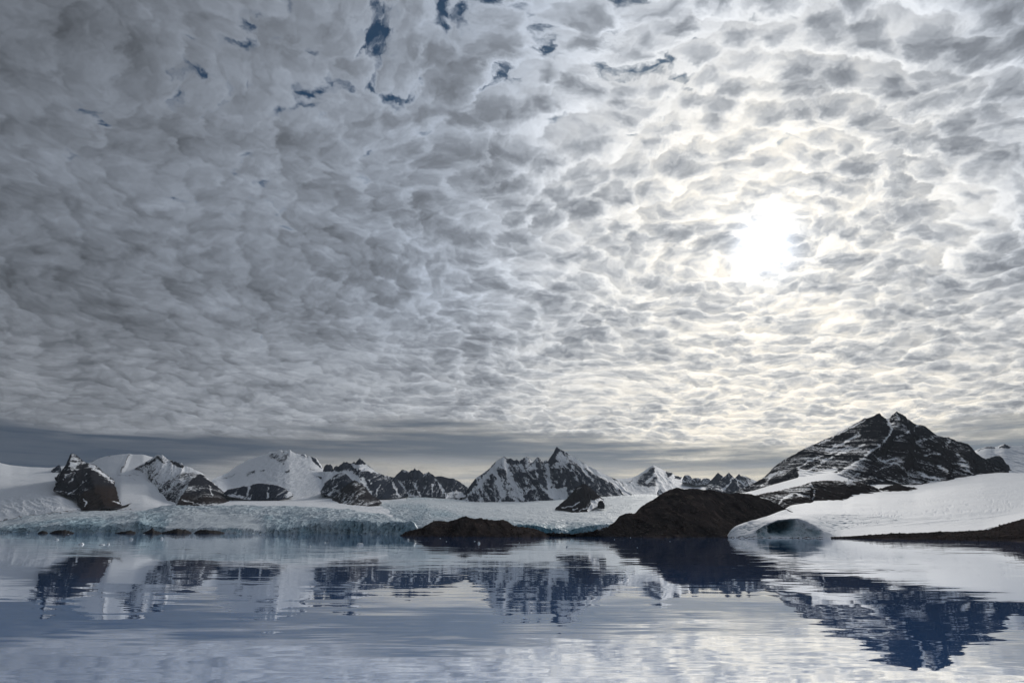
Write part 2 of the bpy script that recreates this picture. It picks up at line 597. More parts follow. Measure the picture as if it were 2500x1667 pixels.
def make_water_mat():
    m, t, b, co = new_mat("fjord_water")
    x, y, z = t.sep(co)
    p2 = t.xyz(x, y, 0.0)
    calm = t.noise(t.xyz(t.mul(x, 0.25), y, 3.0), 1 / 70.0, 3, 0.55, dims="2D")
    calm = t.sstep(calm, 0.30, 0.70, 0.25, 1.4)
    acc = None
    for sc, amp, det in ((1 / 20.0, 0.010, 1.0), (1 / 5.0, 0.022, 1.0), (1 / 1.6, 0.015, 1.0)):
        n = t.noise(t.v("MULTIPLY", p2, (0.24, 1.0, 1.0)), sc, det, 0.5, color=True, dims="2D")
        n = t.v("MULTIPLY", t.v("SUBTRACT", n, (0.5, 0.5, 0.5)), (amp * 0.55, amp, 0.0))
        acc = n if acc is None else t.v("ADD", acc, n)
    acc = t.v("SCALE", acc, scale=calm)
    nrm = t.v("NORMALIZE", t.v("ADD", acc, (0, 0, 1)))
    t.put(b.inputs["Normal"], nrm)
    b.inputs["Base Color"].default_value = (0.025, 0.26, 0.82, 1)
    b.inputs["Roughness"].default_value = 1.0
    b.inputs["Specular IOR Level"].default_value = 0.0
    gl = t.n("ShaderNodeBsdfGlossy")
    gl.inputs["Color"].default_value = (0.97, 0.985, 1.0, 1)
    gl.inputs["Roughness"].default_value = 0.015
    t.put(gl.inputs["Normal"], nrm)
    fr = t.n("ShaderNodeFresnel")
    fr.inputs["IOR"].default_value = 1.34
    t.put(fr.inputs["Normal"], nrm)
    mx = t.n("ShaderNodeMixShader")
    t.put(mx.inputs[0], t.lin(fr.outputs[0], 0.25, 0.80, 0.80, 0.97))
    t.t.links.new(b.outputs[0], mx.inputs[1])
    t.t.links.new(gl.outputs[0], mx.inputs[2])
    out = [n for n in t.t.nodes if n.type == "OUTPUT_MATERIAL"][0]
    t.t.links.new(mx.outputs[0], out.inputs[0])
    return m


MAT_WATER = make_water_mat()

# ------------------------------------------------------------------ water
def build_water():
    n = 9
    g = np.linspace(-14000, 14000, n)
    V = np.zeros((n, n, 3))
    V[..., 0] = g[None, :]; V[..., 1] = g[:, None] + 5000
    return tag(grid_mesh("water", V, {}, MAT_WATER), "calm blue fjord water mirroring the mountains", "water", kind="structure")


build_water()


# ------------------------------------------------------------------ lofted land
def loft(lines, nu, nvs, ease=None):
    """lines: polylines of (px, py, Y) from near to far. returns V (rows, nu, 3), PX, PY, U, T"""
    u = np.linspace(0, 1, nu)
    S = [sample_line(l, u) for l in lines]
    k = max(1, int(nu * 0.010))
    ker = np.hanning(2 * k + 3)[1:-1]; ker /= ker.sum()
    for s in S:
        for q in range(3):
            s[q] = np.convolve(np.pad(s[q], len(ker) // 2, mode="reflect", reflect_type="odd"), ker, mode="valid")
    pts = [P(*s) for s in S]
    V = []; PX = []; PY = []; T = []
    for k in range(len(lines) - 1):
        n = nvs[k]
        last = k == len(lines) - 2
        for j in range(n + (1 if last else 0)):
            f = j / n
            e = f if ease is None or ease[k] is None else ease[k](f)
            w = pts[k] * (1 - f) + pts[k + 1] * f
            w[:, 2] = pts[k][:, 2] * (1 - e) + pts[k + 1][:, 2] * e
            V.append(w)
            PX.append(S[k][0] * (1 - f) + S[k + 1][0] * f)
            PY.append(S[k][1] * (1 - f) + S[k + 1][1] * f)
            T.append(np.full(nu, k + f))
    V = np.array(V)
    return V, np.array(PX), np.array(PY), np.broadcast_to(u, V.shape[:2]).copy(), np.array(T)


def project(V):
    """world points -> survey pixels (used to lay out snow patches on the faces)"""
    d = V - np.array([0, 0, CAM_H])
    f = d @ np.array(_F)
    return 1250.0 + FPX * (d @ np.array(_R)) / f, 833.5 - FPX * (d @ np.array(_U)) / f


def apply_marks(field, px, py, marks, seed, wob=5.0):
    qx = px + wob * fbm(px / 14.0, py / 14.0, seed, 4, 0.6)
    qy = py + wob * fbm(px / 14.0 + 50, py / 14.0, seed + 5, 4, 0.6)
    for m in marks:
        kind, pts, width, val = m[:4]
        if kind == "area":
            w = sstep(-poly_sd(qx, qy, pts), -width, width)
        else:
            w = sstep(width - line_d(qx, qy, pts), 0, width)
        field = field + val * w
    return field


def mountain(name, label, ridge, base, Yr, Yb, mat, nu=420, nv=130, nback=26, seed=1, jag=6.0, conc=1.15,
             lam=None, ribs=1.0, lean=0.0, bias=0.5, k_up=0.9, k_rib=0.55, k_n=0.35, k_alt=0.0, tone=0.0,
             marks=(), tmarks=(), relief=(), rough=1.0, dip=0.0, crestw=0.035, crestp=6, depth=None, cat="mountain", kind="structure", wob=5.0):
    ridge = [(p[0], p[1], p[2] if len(p) > 2 else Yr) for p in ridge]
    base = [(p[0], p[1], p[2] if len(p) > 2 else Yb) for p in base]
    u = np.linspace(0, 1, nu)
    rx, ry, rY = sample_line(ridge, u)
    bx, by, bY = sample_line(base, u)
    A = P(bx, by, bY); B = P(rx, ry, rY)
    W = np.linalg.norm(B[-1, :2] - B[0, :2])
    H = max(30.0, (B[:, 2] - A[:, 2]).max())
    lam = lam or W / 7.0
    sm = u * W
    fade = sstep(u, 0, 0.03) * sstep(1 - u, 0, 0.03)
    # broken crest
    crest = ridged(sm / (lam * 0.35), sm * 0 + seed, seed + 3, 4, 0.6)
    B[:, 2] += jag * fade * (crest + 0.25 * fbm(sm / 9.0, sm * 0, seed + 8, 3))
    kk = max(2, int(nu * crestw)); ker = np.hanning(2 * kk + 3)[1:-1]; ker /= ker.sum()
    Bs = B.copy()
    for q in range(3):
        Bs[:, q] = np.convolve(np.pad(B[:, q], len(ker) // 2, mode="reflect", reflect_type="odd"), ker, mode="valid")
    A[:, 2] -= 6.0
    dep = depth or (np.mean(rY) - np.mean(bY)) * 0.9
    K = B.copy(); K[:, 1] += dep; K[:, 0] *= (1 + dep / np.maximum(rY, 1)); K[:, 2] = A[:, 2] - 10
    rows = []; vv = []
    for j in range(nv):
        f = j / (nv - 1)
        f = 1 - (1 - f) ** 1.15
        w = A * (1 - f) + Bs * f + (B - Bs) * f ** crestp
        w[:, 2] = A[:, 2] + (Bs[:, 2] - A[:, 2]) * f ** conc + (B[:, 2] - Bs[:, 2]) * f ** crestp
        rows.append(w); vv.append(f)
    for j in range(1, nback + 1):
        f = j / nback
        rows.append(B * (1 - f) + K * f); vv.append(1 + f)
    V = np.array(rows); vv = np.array(vv)[:, None] * np.ones((1, nu))
    px, py = project(V)
    h = np.clip(vv, 0, 1)
    # ribs and gullies run down the fall line, fanning a little
    hz = V[..., 2] - A[None, :, 2]
    s0 = V[..., 0] + lean * hz + 0.35 * lam * fbm(V[..., 0] / lam, hz / lam, seed + 40, 3)
    r1 = ridged(s0 / lam, hz / (3.2 * lam), seed, 2, 0.5)
    r2 = ridged(s0 / (lam * 0.42), hz / (1.5 * lam), seed + 61, 2, 0.5)
    r3 = ridged(s0 / (lam * 0.17), hz / (0.55 * lam), seed + 91, 3, 0.55)
    env = (0.25 + 0.75 * sstep(1 - h, 0, 0.30)) * np.where(vv > 1, 1 - np.clip(vv - 1, 0, 1), 1)
    push = ribs * env * lam * (0.34 * r1 + 0.15 * r2 + 0.055 * r3)
    for (pts, width, amp) in relief:
        push = push + amp * np.clip(1 - line_d(px, py, pts) / width, 0, 1) * env
    V[..., 1] -= push
    ca, sa = math.cos(dip), math.sin(dip)
    al = V[..., 0] * ca + hz * sa; ac = -V[..., 0] * sa + hz * ca
    iso = fbm(al / (60.0 if dip == 0 else 150.0), ac / (40.0 if dip == 0 else 30.0) + (vv * 3 if dip == 0 else 0), seed + 7, 5, 0.55)
    V[..., 2] += rough * 9.0 * iso * sstep(1 - h, 0, 0.15)
    V[..., 0] += rough * 5.0 * fbm(V[..., 0] / 40.0, hz / 40.0 + 9, seed + 21, 3) * fade[None, :]
    N = normals(V)
    rib = 0.55 * r1 + 0.4 * r2 + 0.25 * r3
    snow = bias + k_up * (N[..., 2] - 0.62) - k_rib * rib + k_n * fbm(V[..., 0] / 130.0, hz / 90.0, seed + 77, 5, 0.6)
    snow = snow + k_alt * (h - 0.5)
    snow = apply_marks(snow, px, py, marks, seed, wob)
    tn = apply_marks(np.full(snow.shape, tone), px, py, tmarks, seed + 2, wob)
    o = grid_mesh(name, V, {"snow": snow, "tone": np.clip(tn, 0, 1.2)}, mat)
    return tag(o, label, cat, kind=kind)


def lift(pts, dy):
    return [(p[0], p[1] + dy) + tuple(p[2:]) for p in pts]


# ---- far left snow plateau and its long slope
left_slope_top = R1([(-420, 235, 7000), (-150, 262, 7000), (0, 285, 6900), (100, 305, 6900), (250, 320, 6900), (440, 325, 6900),
                     (600, 305, 7000), (770, 284, 7000), (820, 264, 7000), (880, 240, 7000), (940, 224, 7000), (1000, 216, 7000), (1070, 207, 7000),
                     (1130, 210, 7000), (1250, 212, 7000), (1350, 240, 7000), (1500, 330, 7000), (1700, 470, 6900), (1900, 570, 6800)])
left_slope_mid = R1([(-420, 560, 5100), (0, 575, 5000), (300, 570, 5000), (500, 555, 5050), (700, 590, 5200), (900, 610, 5300), (1050, 560, 5400),
                     (1250, 560, 5500), (1400, 600, 5500), (1900, 640, 5500)])
left_slope_low = R1([(-420, 850, 4150), (0, 798, 4300), (200, 750, 4400), (450, 720, 4450), (740, 697, 4500), (1000, 700, 4500), (1350, 668, 4450),
                     (1900, 665, 4400)])


def snow_sheet(name, label, lines, nu, nvs, seed, amp=5.0, crev=(), dirt=(), blue=(), relief=(), mat=None, cat="snowfield", ease=None,
               marks=(), groove=None, back=None):
    V, PX, PY, U, T = loft(lines, nu, nvs, ease)
    px, py = project(V)
    V[..., 2] += amp * fbm(V[..., 0] / 240.0, V[..., 1] / 240.0, seed, 5, 0.5)
    g = np.zeros(px.shape)
    for (poly, soft, lamx, lamy, ang, depth) in crev:
        w = sstep(-poly_sd(px, py, poly), -soft, soft)
        ca, sa = math.cos(ang), math.sin(ang)
        xa = V[..., 0] * ca + V[..., 1] * sa; ya = -V[..., 0] * sa + V[..., 1] * ca
        c = ridged(xa / lamx + 0.6 * fbm(xa / 200, ya / 200, seed + 3, 3), ya / lamy, seed + 31, 3, 0.55)
        V[..., 2] += w * depth * c
        g += w * np.clip(-c, 0, 1)
    for (pts, width, a) in relief:
        V[..., 2] += a * np.clip(1 - line_d(px, py, pts) / width, 0, 1)
    D = apply_marks(np.zeros(px.shape), px, py, dirt, seed)
    Bl = apply_marks(0.35 * g, px, py, blue, seed + 4)
    o = grid_mesh(name, V, {"dirt": D, "blue": Bl}, mat or MAT_SNOW)
    return tag(o, label, cat, kind="structure")


snow_sheet("snowfield", "broad pale snow slope behind the sharp dark peak", [lift(left_slope_low, 9), left_slope_mid, left_slope_top,
           [(p[0] - 40, p[1] + 40, 8200) for p in left_slope_top]], 420, (70, 110, 8), 11, amp=6,
           crev=[(R1([(-500, 560), (100, 590), (560, 560), (690, 640), (740, 690), (400, 715), (-500, 850)]), 12, 55, 260, 0.9, 7.0)],
           dirt=[("line", R1([(-100, 815), (200, 748), (320, 735), (520, 712), (700, 695), (900, 690), (1150, 690)]), 2.2, 0.75),
                 ("line", R1([(1020, 385), (1090, 395), (1150, 385), (1230, 392)]), 4.5, 0.62),
                 ("line", R1([(1130, 410), (1160, 420), (1185, 440)]), 3.5, 0.6),
                 ("line", R1([(1125, 212), (1105, 245), (1085, 300), (1045, 365)]), 5.0, 0.72),
                 ("line", R1([(1275, 570), (1340, 575)]), 1.6, 0.6),
                 ("line", R1([(925, 228), (955, 224)]), 2.5, 0.8), ("line", R1([(780, 280), (830, 264)]), 4, 0.8)],
           relief=[(R1([(1125, 212), (1105, 245), (1085, 300), (1045, 365)]), 9, 8.0)])

# ---- peaks on the left
mountain("mountain", "small dark crag at the snow edge beside the sharp leftmost peak",
         R1([(428, 384), (448, 352), (470, 330), (500, 312), (522, 304), (530, 330), (545, 384)]), R1([(425, 388), (480, 384), (550, 388)]),
         6600, 6350, MAT_FAR, nu=90, nv=50, nback=10, seed=5, jag=6, bias=0.22, lam=60)
mountain("mountain", "sharp dark leftmost peak with brown scree foot beside the left snow slope",
         R1([(495, 405, 5500), (520, 365), (545, 340), (575, 300), (590, 278), (605, 245), (614, 222), (632, 203), (650, 211), (672, 222), (700, 245), (725, 268),
             (745, 282), (775, 290), (805, 298), (830, 300), (850, 318), (870, 330), (905, 365), (950, 402), (985, 425), (1003, 455), (992, 480), (1015, 505),
             (1040, 530), (1080, 568), (1130, 598), (1170, 618, 5100)]),
         R1([(490, 410, 5400), (515, 465, 5250), (540, 532, 5100), (620, 562, 5000), (690, 600, 4900), (700, 660, 4750), (745, 694, 4600), (850, 686, 4600),
             (1000, 672, 4650), (1100, 652, 4750), (1175, 624, 5000)]),
         5650, 4900, MAT_MID, nu=420, nv=190, seed=12, jag=5, lam=95, bias=0.30, k_up=0.7, k_rib=0.42, tone=0.15, ribs=0.8,
         marks=[("area", R1([(632, 210), (760, 285), (720, 350), (670, 355), (640, 300)]), 4, 0.22),
                ("line", R1([(790, 300), (900, 380), (990, 450)]), 6, 0.42),
                ("line", R1([(700, 372), (640, 470), (600, 520)]), 3, 0.40),
                ("line", R1([(780, 380), (700, 490), (650, 530)]), 3, 0.35),
                ("line", R1([(560, 440), (600, 380), (640, 345)]), 3, 0.28),
                ("area", R1([(545, 480), (690, 360), (770, 320), (850, 360), (950, 470), (880, 480), (700, 500), (620, 530)]), 5, -0.22),
                ("area", R1([(690, 560), (860, 490), (1010, 490), (1190, 625), (1100, 660), (740, 700)]), 5, -0.28),
                ("line", R1([(560, 535), (700, 560), (820, 540)]), 4, 0.3),
                ("line", R1([(1010, 625), (1050, 640)]), 2.2, 0.9), ("line", R1([(1065, 590), (1140, 620)]), 2.4, 0.9),
                ("line", R1([(735, 600), (760, 630), (745, 660)]), 3, 0.8)],
         tmarks=[("area", R1([(690, 560), (860, 490), (1010, 490), (1190, 625), (1100, 660), (740, 700)]), 8, 0.9)],
         relief=[(R1([(545, 530), (690, 360), (770, 320)]), 22, 70), (R1([(632, 203), (640, 300), (590, 420)]), 18, 45),
                 (R1([(830, 345), (900, 480), (960, 660)]), 26, 60)])
mountain("mountain", "snow mantled peak with black triangular right flank above the glacier",
         R1([(1180, 330), (1230, 300), (1280, 272), (1335, 238), (1352, 222), (1372, 214), (1395, 222), (1415, 215), (1440, 236), (1470, 262), (1485, 256), (1500, 262),
             (1512, 276), (1532, 272), (1560, 290), (1582, 284), (1600, 312), (1650, 322), (1700, 345), (1760, 370), (1800, 410), (1850, 452), (1920, 512), (1990, 582), (2105, 655, 5150)]),
         R1([(1180, 345, 6900), (1240, 470, 6200), (1330, 600, 5700), (1440, 625, 5500), (1600, 660, 5000), (1800, 668, 4800), (2000, 668, 4800), (2110, 662, 4900)]),
         6300, 5200, MAT_MID, nu=420, nv=190, seed=23, jag=4, lam=150, bias=0.72, k_rib=0.22, k_up=0.4, ribs=0.55,
         marks=[("area", R1([(1752, 385), (1805, 420), (2120, 662), (1600, 668), (1625, 560)]), 3, -0.48),
                ("area", R1([(1345, 580), (1430, 470), (1560, 390), (1700, 350), (1745, 390), (1620, 570), (1560, 605), (1420, 625)]), 6, -0.20),
                ("line", R1([(1375, 230), (1400, 262), (1430, 285)]), 6, -0.42), ("line", R1([(1300, 280), (1360, 255)]), 4, -0.25),
                ("area", R1([(1480, 255), (1530, 270), (1600, 310), (1590, 330), (1540, 315)]), 3, -0.55),
                ("line", R1([(1230, 315), (1290, 290), (1350, 265)]), 4, -0.3),
                ("line", R1([(1640, 610), (1700, 640), (1780, 645), (1960, 650)]), 3, 0.35), ("line", R1([(1820, 480), (1850, 560)]), 4, 0.3)],
         tmarks=[("area", R1([(1600, 560), (2000, 560), (2120, 662), (1600, 668)]), 12, 0.8)],
         relief=[(R1([(1745, 375), (1680, 500), (1600, 650)]), 20, 90)])

# ---- the big white mountain and its rock band
mountain("mountain", "big white snow dome with jagged rock teeth on its summit",
         R2([(20, 460, 6700), (65, 432, 6800), (130, 396, 7000), (200, 370), (260, 320), (330, 282), (372, 258), (390, 250), (480, 224), (540, 205), (566, 190), (600, 189), (630, 184), (642, 174), (660, 171),
             (680, 184), (700, 178), (720, 182), (740, 168), (756, 186), (790, 202), (820, 208), (850, 214), (870, 206), (890, 228), (905, 224), (940, 234), (965, 240), (990, 268), (1010, 300), (1028, 334, 7550), (1110, 368, 7500), (1220, 420, 7450), (1330, 520, 7400)]),
         R2([(20, 470, 6500), (120, 540, 6100), (200, 600, 5900), (400, 606, 5900), (740, 604, 5900), (900, 596, 6050), (1060, 594, 6150), (1200, 594, 6400), (1340, 590, 6700)]),
         7700, 6000, MAT_FAR, nu=520, nv=170, seed=31, jag=3, lam=160, bias=1.10, k_rib=0.10, k_up=0.3, k_n=0.30, ribs=0.0, rough=1.1, crestw=0.08, crestp=22,
         marks=[("area", R2([(560, 190), (600, 188), (660, 174), (750, 175), (735, 250), (690, 305), (640, 290), (590, 260), (555, 255)]), 9, -0.66),
                ("area", R2([(330, 385), (380, 345), (470, 340), (440, 380), (360, 415)]), 6, -0.68),
                ("area", R2([(100, 430), (210, 380), (300, 350), (260, 410), (160, 450)]), 6, -0.58),
                ("area", R2([(690, 360), (740, 345), (750, 365), (710, 380)]), 4, -0.75),
                ("area", R2([(900, 224), (960, 238), (1030, 330), (1000, 325), (940, 265)]), 3, -0.85),
                ("line", R2([(560, 355), (600, 370)]), 4, -0.65), ("line", R2([(975, 400), (1050, 425)]), 5, -0.75), ("line", R2([(840, 215), (890, 235)]), 5, -0.75), ("line", R2([(480, 345), (520, 352)]), 3, -0.7), ("line", R2([(915, 338), (960, 345)]), 3, -0.7)],
         relief=[])
mountain("mountain", "low dark rock band in the snow under the white dome",
         R2([(172, 540), (195, 520), (240, 510), (300, 500), (345, 488), (372, 492), (395, 482), (430, 470), (470, 464), (520, 466), (560, 472), (600, 476), (640, 486), (680, 500), (710, 516), (738, 536), (770, 556)]),
         R2([(168, 552, 5900), (230, 572, 5800), (300, 585, 5750), (400, 604, 5700), (520, 606, 5700), (640, 604, 5700), (720, 580, 5800), (775, 562, 5900)]),
         6000, 5750, MAT_FAR, nu=320, nv=70, nback=12, seed=44, jag=6, lam=60, bias=0.24, k_up=0.5, k_rib=0.55, ribs=1.0, conc=0.8,
         marks=[("line", R2([(390, 490), (372, 560)]), 4.5, 0.8), ("line", R2([(560, 500), (545, 590)]), 3.5, 0.7), ("line", R2([(420, 545), (400, 600)]), 4, 0.6),
                ("area", R2([(160, 560), (380, 570), (420, 610), (160, 610)]), 3, 0.7), ("area", R2([(730, 530), (775, 556), (775, 610), (690, 610)]), 3, 0.7)])

# ---- craggy ridge right of the dome
mountain("mountain", "craggy dark ridge with a spiky horn right of the white dome",
         R2([(900, 560), (950, 500), (990, 440), (1018, 385), (1030, 350), (1042, 318), (1055, 302), (1068, 296), (1078, 306), (1096, 298), (1112, 316), (1118, 345), (1128, 322), (1145, 310), (1165, 318), (1180, 300), (1200, 290), (1214, 274), (1222, 284), (1238, 276), (1255, 288), (1275, 292), (1290, 284),
             (1300, 274), (1310, 290), (1322, 274), (1336, 258), (1352, 244), (1362, 262), (1375, 264), (1390, 282), (1430, 312), (1470, 348), (1500, 372), (1560, 392), (1610, 405), (1660, 414), (1700, 470), (1770, 560, 6900)]),
         R2([(895, 580, 6250), (1010, 580, 6250), (1100, 575, 6250), (1200, 560, 6300), (1400, 590, 6350), (1500, 598, 6400), (1640, 592, 6600), (1720, 580, 6700), (1775, 566, 6800)]),
         7300, 6400, MAT_FAR, nu=480, nv=150, seed=52, jag=5, lam=120, bias=0.38, k_rib=0.5, k_up=0.6, lean=-0.25,
         marks=[("area", R2([(860, 600), (880, 500), (960, 350), (1060, 362), (1130, 352), (1180, 385), (1090, 420), (1040, 470), (1020, 590), (960, 590)]), 4, 0.95),
                ("area", R2([(1270, 292), (1330, 300), (1400, 296), (1500, 372), (1440, 365), (1330, 345)]), 3, 0.9),
                ("area", R2([(1130, 380), (1250, 350), (1330, 400), (1400, 480), (1300, 440), (1200, 380)]), 5, 0.65),
                ("line", R2([(1380, 420), (1430, 520), (1450, 560)]), 7, 0.55), ("line", R2([(1440, 440), (1460, 470)]), 5, 0.5),
                ("area", R2([(1450, 440), (1600, 440), (1640, 590), (1500, 590)]), 6, -0.22),
                ("area", R2([(1030, 330), (1060, 296), (1115, 305), (1115, 370), (1050, 360)]), 3, -0.6),
                ("area", R2([(1335, 262), (1352, 244), (1395, 282), (1330, 300)]), 2, -0.9),
                ("line", R2([(1640, 460), (1690, 560)]), 5, 0.5), ("line", R2([(1530, 480), (1500, 580)]), 3, 0.4)],
         relief=[(R2([(1480, 380), (1520, 480), (1560, 590)]), 30, 70)])
mountain("mountain", "rounded dark spur with snow streaks behind the speckled pyramid",
         R2([(1012, 525), (1030, 495), (1060, 452), (1090, 422), (1120, 402), (1150, 384), (1185, 374), (1225, 380), (1250, 402), (1280, 432), (1330, 490), (1380, 560)]),
         R2([(1010, 535, 6000), (1060, 560, 5950), (1110, 572, 5900), (1250, 620, 5800), (1385, 600, 5800)]),
         6250, 5900, MAT_FAR, nu=240, nv=100, nback=14, seed=67, jag=4, lam=80, bias=0.38, k_rib=0.4, k_up=0.6, lean=-0.5,
         marks=[("line", R2([(1080, 560), (1130, 500), (1160, 480)]), 4, 0.55), ("line", R2([(1100, 425), (1180, 400)]), 5, 0.25)])
mountain("mountain", "speckled brown rock pyramid rising straight out of the glacier snow",
         R2([(1085, 616), (1120, 585), (1150, 560), (1200, 505), (1250, 466), (1280, 448), (1302, 434), (1330, 446), (1350, 462), (1400, 502), (1450, 562), (1500, 592), (1540, 626)]),
         R2([(1080, 622, 5450), (1180, 640, 5250), (1270, 648, 5150), (1350, 660, 5100), (1440, 655, 5150), (1545, 632, 5400)]),
         5900, 5300, MAT_MID, nu=300, nv=130, nback=16, seed=71, jag=4, lam=110, bias=0.36, k_rib=0.34, k_up=0.5, k_n=0.5, tone=0.5, ribs=0.7,
         marks=[("line", R2([(1290, 450), (1350, 500), (1400, 560)]), 8, 0.12)])

mountain("mountain", "jagged dark mountain wall streaked with narrow snow gullies",
         R2([(1600, 470), (1630, 432), (1652, 405), (1675, 380), (1692, 368), (1714, 344), (1740, 350), (1762, 356), (1782, 364), (1795, 350), (1812, 348), (1820, 338), (1828, 330), (1838, 346), (1852, 352), (1862, 346), (1880, 362), (1902, 380), (1925, 374), (1950, 362), (1962, 376),
             (1985, 386), (2003, 406), (2030, 402), (2060, 402), (2085, 408), (2112, 416), (2135, 420), (2160, 418), (2180, 430), (2205, 442), (2250, 472), (2290, 500)]),
         R2([(1560, 560, 7200), (1660, 575, 7200), (1800, 572, 7150), (1900, 590, 7050), (1990, 580, 7050), (2100, 592, 7050), (2200, 582, 7150), (2310, 575, 7200)]),
         7900, 7150, MAT_FAR, nu=420, nv=130, seed=83, jag=6, lam=85, bias=0.30, k_rib=0.55, k_up=0.6,
         marks=[("area", R2([(1640, 430), (1730, 440), (1760, 560), (1700, 560)]), 5, 0.5), ("line", R2([(1730, 350), (1770, 360)]), 4, 0.5),
                ("line", R2([(1830, 480), (1880, 570)]), 4, 0.5), ("line", R2([(2010, 420), (2060, 500), (2110, 580)]), 5, 0.5), ("line", R2([(1980, 470), (1985, 570)]), 4, 0.5),
                ("area", R2([(2100, 540), (2230, 530), (2300, 600), (2090, 600)]), 4, 0.5), ("area", R2([(1700, 545), (1850, 560), (1900, 600), (1650, 600)]), 4, 0.5)])

# ---- the centre massif
mountain("mountain", "tall pointed central mountain with snow ribs and a hooked summit",
         R3([(560, 612, 6900), (575, 600), (640, 520), (700, 440), (730, 408), (760, 390), (830, 340), (880, 284), (905, 262), (930, 250), (950, 236), (966, 232), (985, 248), (1000, 252), (1025, 246), (1050, 266), (1064, 262), (1076, 254), (1088, 268), (1102, 272), (1115, 254),
             (1130, 246), (1150, 238), (1165, 230), (1180, 240), (1200, 262), (1217, 280), (1230, 262), (1242, 248), (1260, 228), (1275, 246), (1290, 260), (1310, 278), (1318, 264), (1330, 262), (1348, 274), (1360, 246), (1375, 224), (1395, 196), (1402, 178), (1412, 156), (1424, 146), (1436, 158),
             (1448, 166), (1490, 190), (1532, 212), (1560, 228), (1600, 250), (1660, 288), (1740, 334), (1830, 378), (1900, 412), (1950, 434), (1990, 452), (2010, 490), (2070, 556, 7300)]),
         R3([(565, 620, 6800), (660, 622, 6750), (800, 626, 6700), (1000, 622, 6700), (1200, 616, 6700), (1380, 606, 6750), (1450, 602, 6900), (1530, 600, 6900), (1660, 590, 6850), (1800, 566, 6950), (1950, 562, 7050), (2080, 562, 7150)]),
         7700, 6800, MAT_FAR, nu=640, nv=200, seed=98, jag=3.5, lam=105, bias=0.50, k_rib=0.46, k_up=0.55, k_n=0.5, lean=0.35,
         marks=[("line", R3([(930, 262), (800, 420), (700, 520), (620, 600)]), 9, 0.55), ("line", R3([(960, 260), (990, 350), (1050, 470), (1130, 600)]), 10, 0.62),
                ("line", R3([(880, 340), (920, 440), (960, 580)]), 8, 0.45),
                ("line", R3([(1110, 300), (1200, 400), (1290, 500), (1380, 590)]), 6, 0.45), ("line", R3([(1225, 300), (1250, 380), (1240, 430)]), 5, 0.4),
                ("line", R3([(1345, 300), (1360, 400), (1350, 490)]), 9, 0.55),
                ("area", R3([(1340, 505), (1510, 500), (1515, 605), (1400, 605)]), 3, 0.95),
                ("area", R3([(1445, 175), (1545, 225), (1520, 290), (1430, 330), (1380, 330), (1400, 250)]), 6, 0.42),
                ("line", R3([(1545, 220), (1640, 290), (1760, 360), (1900, 440), (2040, 545)]), 10, 0.55),
                ("line", R3([(1620, 300), (1700, 400), (1790, 500)]), 6, 0.35),
                ("line", R3([(1470, 330), (1420, 440)]), 6, 0.3), ("line", R3([(1560, 320), (1480, 470)]), 6, 0.35),
                ("area", R3([(1400, 165), (1440, 160), (1420, 220), (1370, 260), (1345, 270)]), 3, -0.5),
                ("area", R3([(1150, 400), (1240, 330), (1320, 330), (1340, 490), (1220, 480)]), 6, -0.22),
                ("area", R3([(1380, 440), (1480, 350), (1560, 360), (1540, 500), (1400, 500)]), 6, -0.18),
                ("area", R3([(1510, 500), (1600, 430), (1700, 400), (1870, 540), (1780, 556), (1520, 560)]), 6, -0.2),
                ("area", R3([(560, 615), (640, 520), (760, 450), (700, 560), (620, 620)]), 4, -0.3),
                ("area", R3([(1150, 560), (1260, 500), (1370, 600), (1180, 612)]), 5, -0.2)],
         relief=[(R3([(1165, 232), (1250, 430), (1370, 600)]), 22, 80), (R3([(1425, 148), (1400, 330), (1380, 480)]), 20, 60), (R3([(966, 235), (900, 400), (780, 610)]), 26, 80),
                 (R3([(1500, 200), (1600, 400), (1700, 560)]), 26, 60), (R3([(1360, 330), (1450, 600)]), 30, -70)])

# ---- peaks right of the centre
mountain("mountain", "snowy saddle and dark faced peak right of the pointed central mountain",
         R4([(260, 470, 8800), (400, 466), (480, 464), (560, 454), (620, 428), (645, 410), (672, 394), (700, 372), (722, 358), (745, 346), (766, 334), (785, 342), (800, 352), (850, 376), (890, 396), (915, 402), (940, 406), (968, 430), (1005, 440), (1042, 452),
             (1130, 470), (1220, 468), (1300, 466), (1360, 470), (1450, 480), (1560, 500), (1700, 520)]),
         R4([(240, 606, 7600), (400, 608, 7600), (600, 610, 7500), (850, 606, 7500), (1000, 590, 7500), (1300, 590, 7500), (1720, 600, 7500)]),
         9000, 7600, MAT_FAR, nu=420, nv=130, seed=105, jag=3, lam=220, bias=0.92, k_rib=0.2, k_up=0.4, ribs=0.5, lean=-0.4,
         marks=[("area", R4([(660, 415), (750, 345), (790, 350), (800, 420), (790, 520), (720, 560), (600, 520), (600, 470)]), 7, -0.60),
                ("line", R4([(800, 372), (760, 450), (700, 500)]), 6, 0.4),
                ("area", R4([(880, 396), (945, 406), (935, 440), (895, 450)]), 4, -0.7), ("area", R4([(960, 430), (1045, 448), (1030, 472), (965, 460)]), 3, -0.8),
                ("area", R4([(520, 480), (580, 460), (570, 500), (530, 515)]), 4, -0.45)])
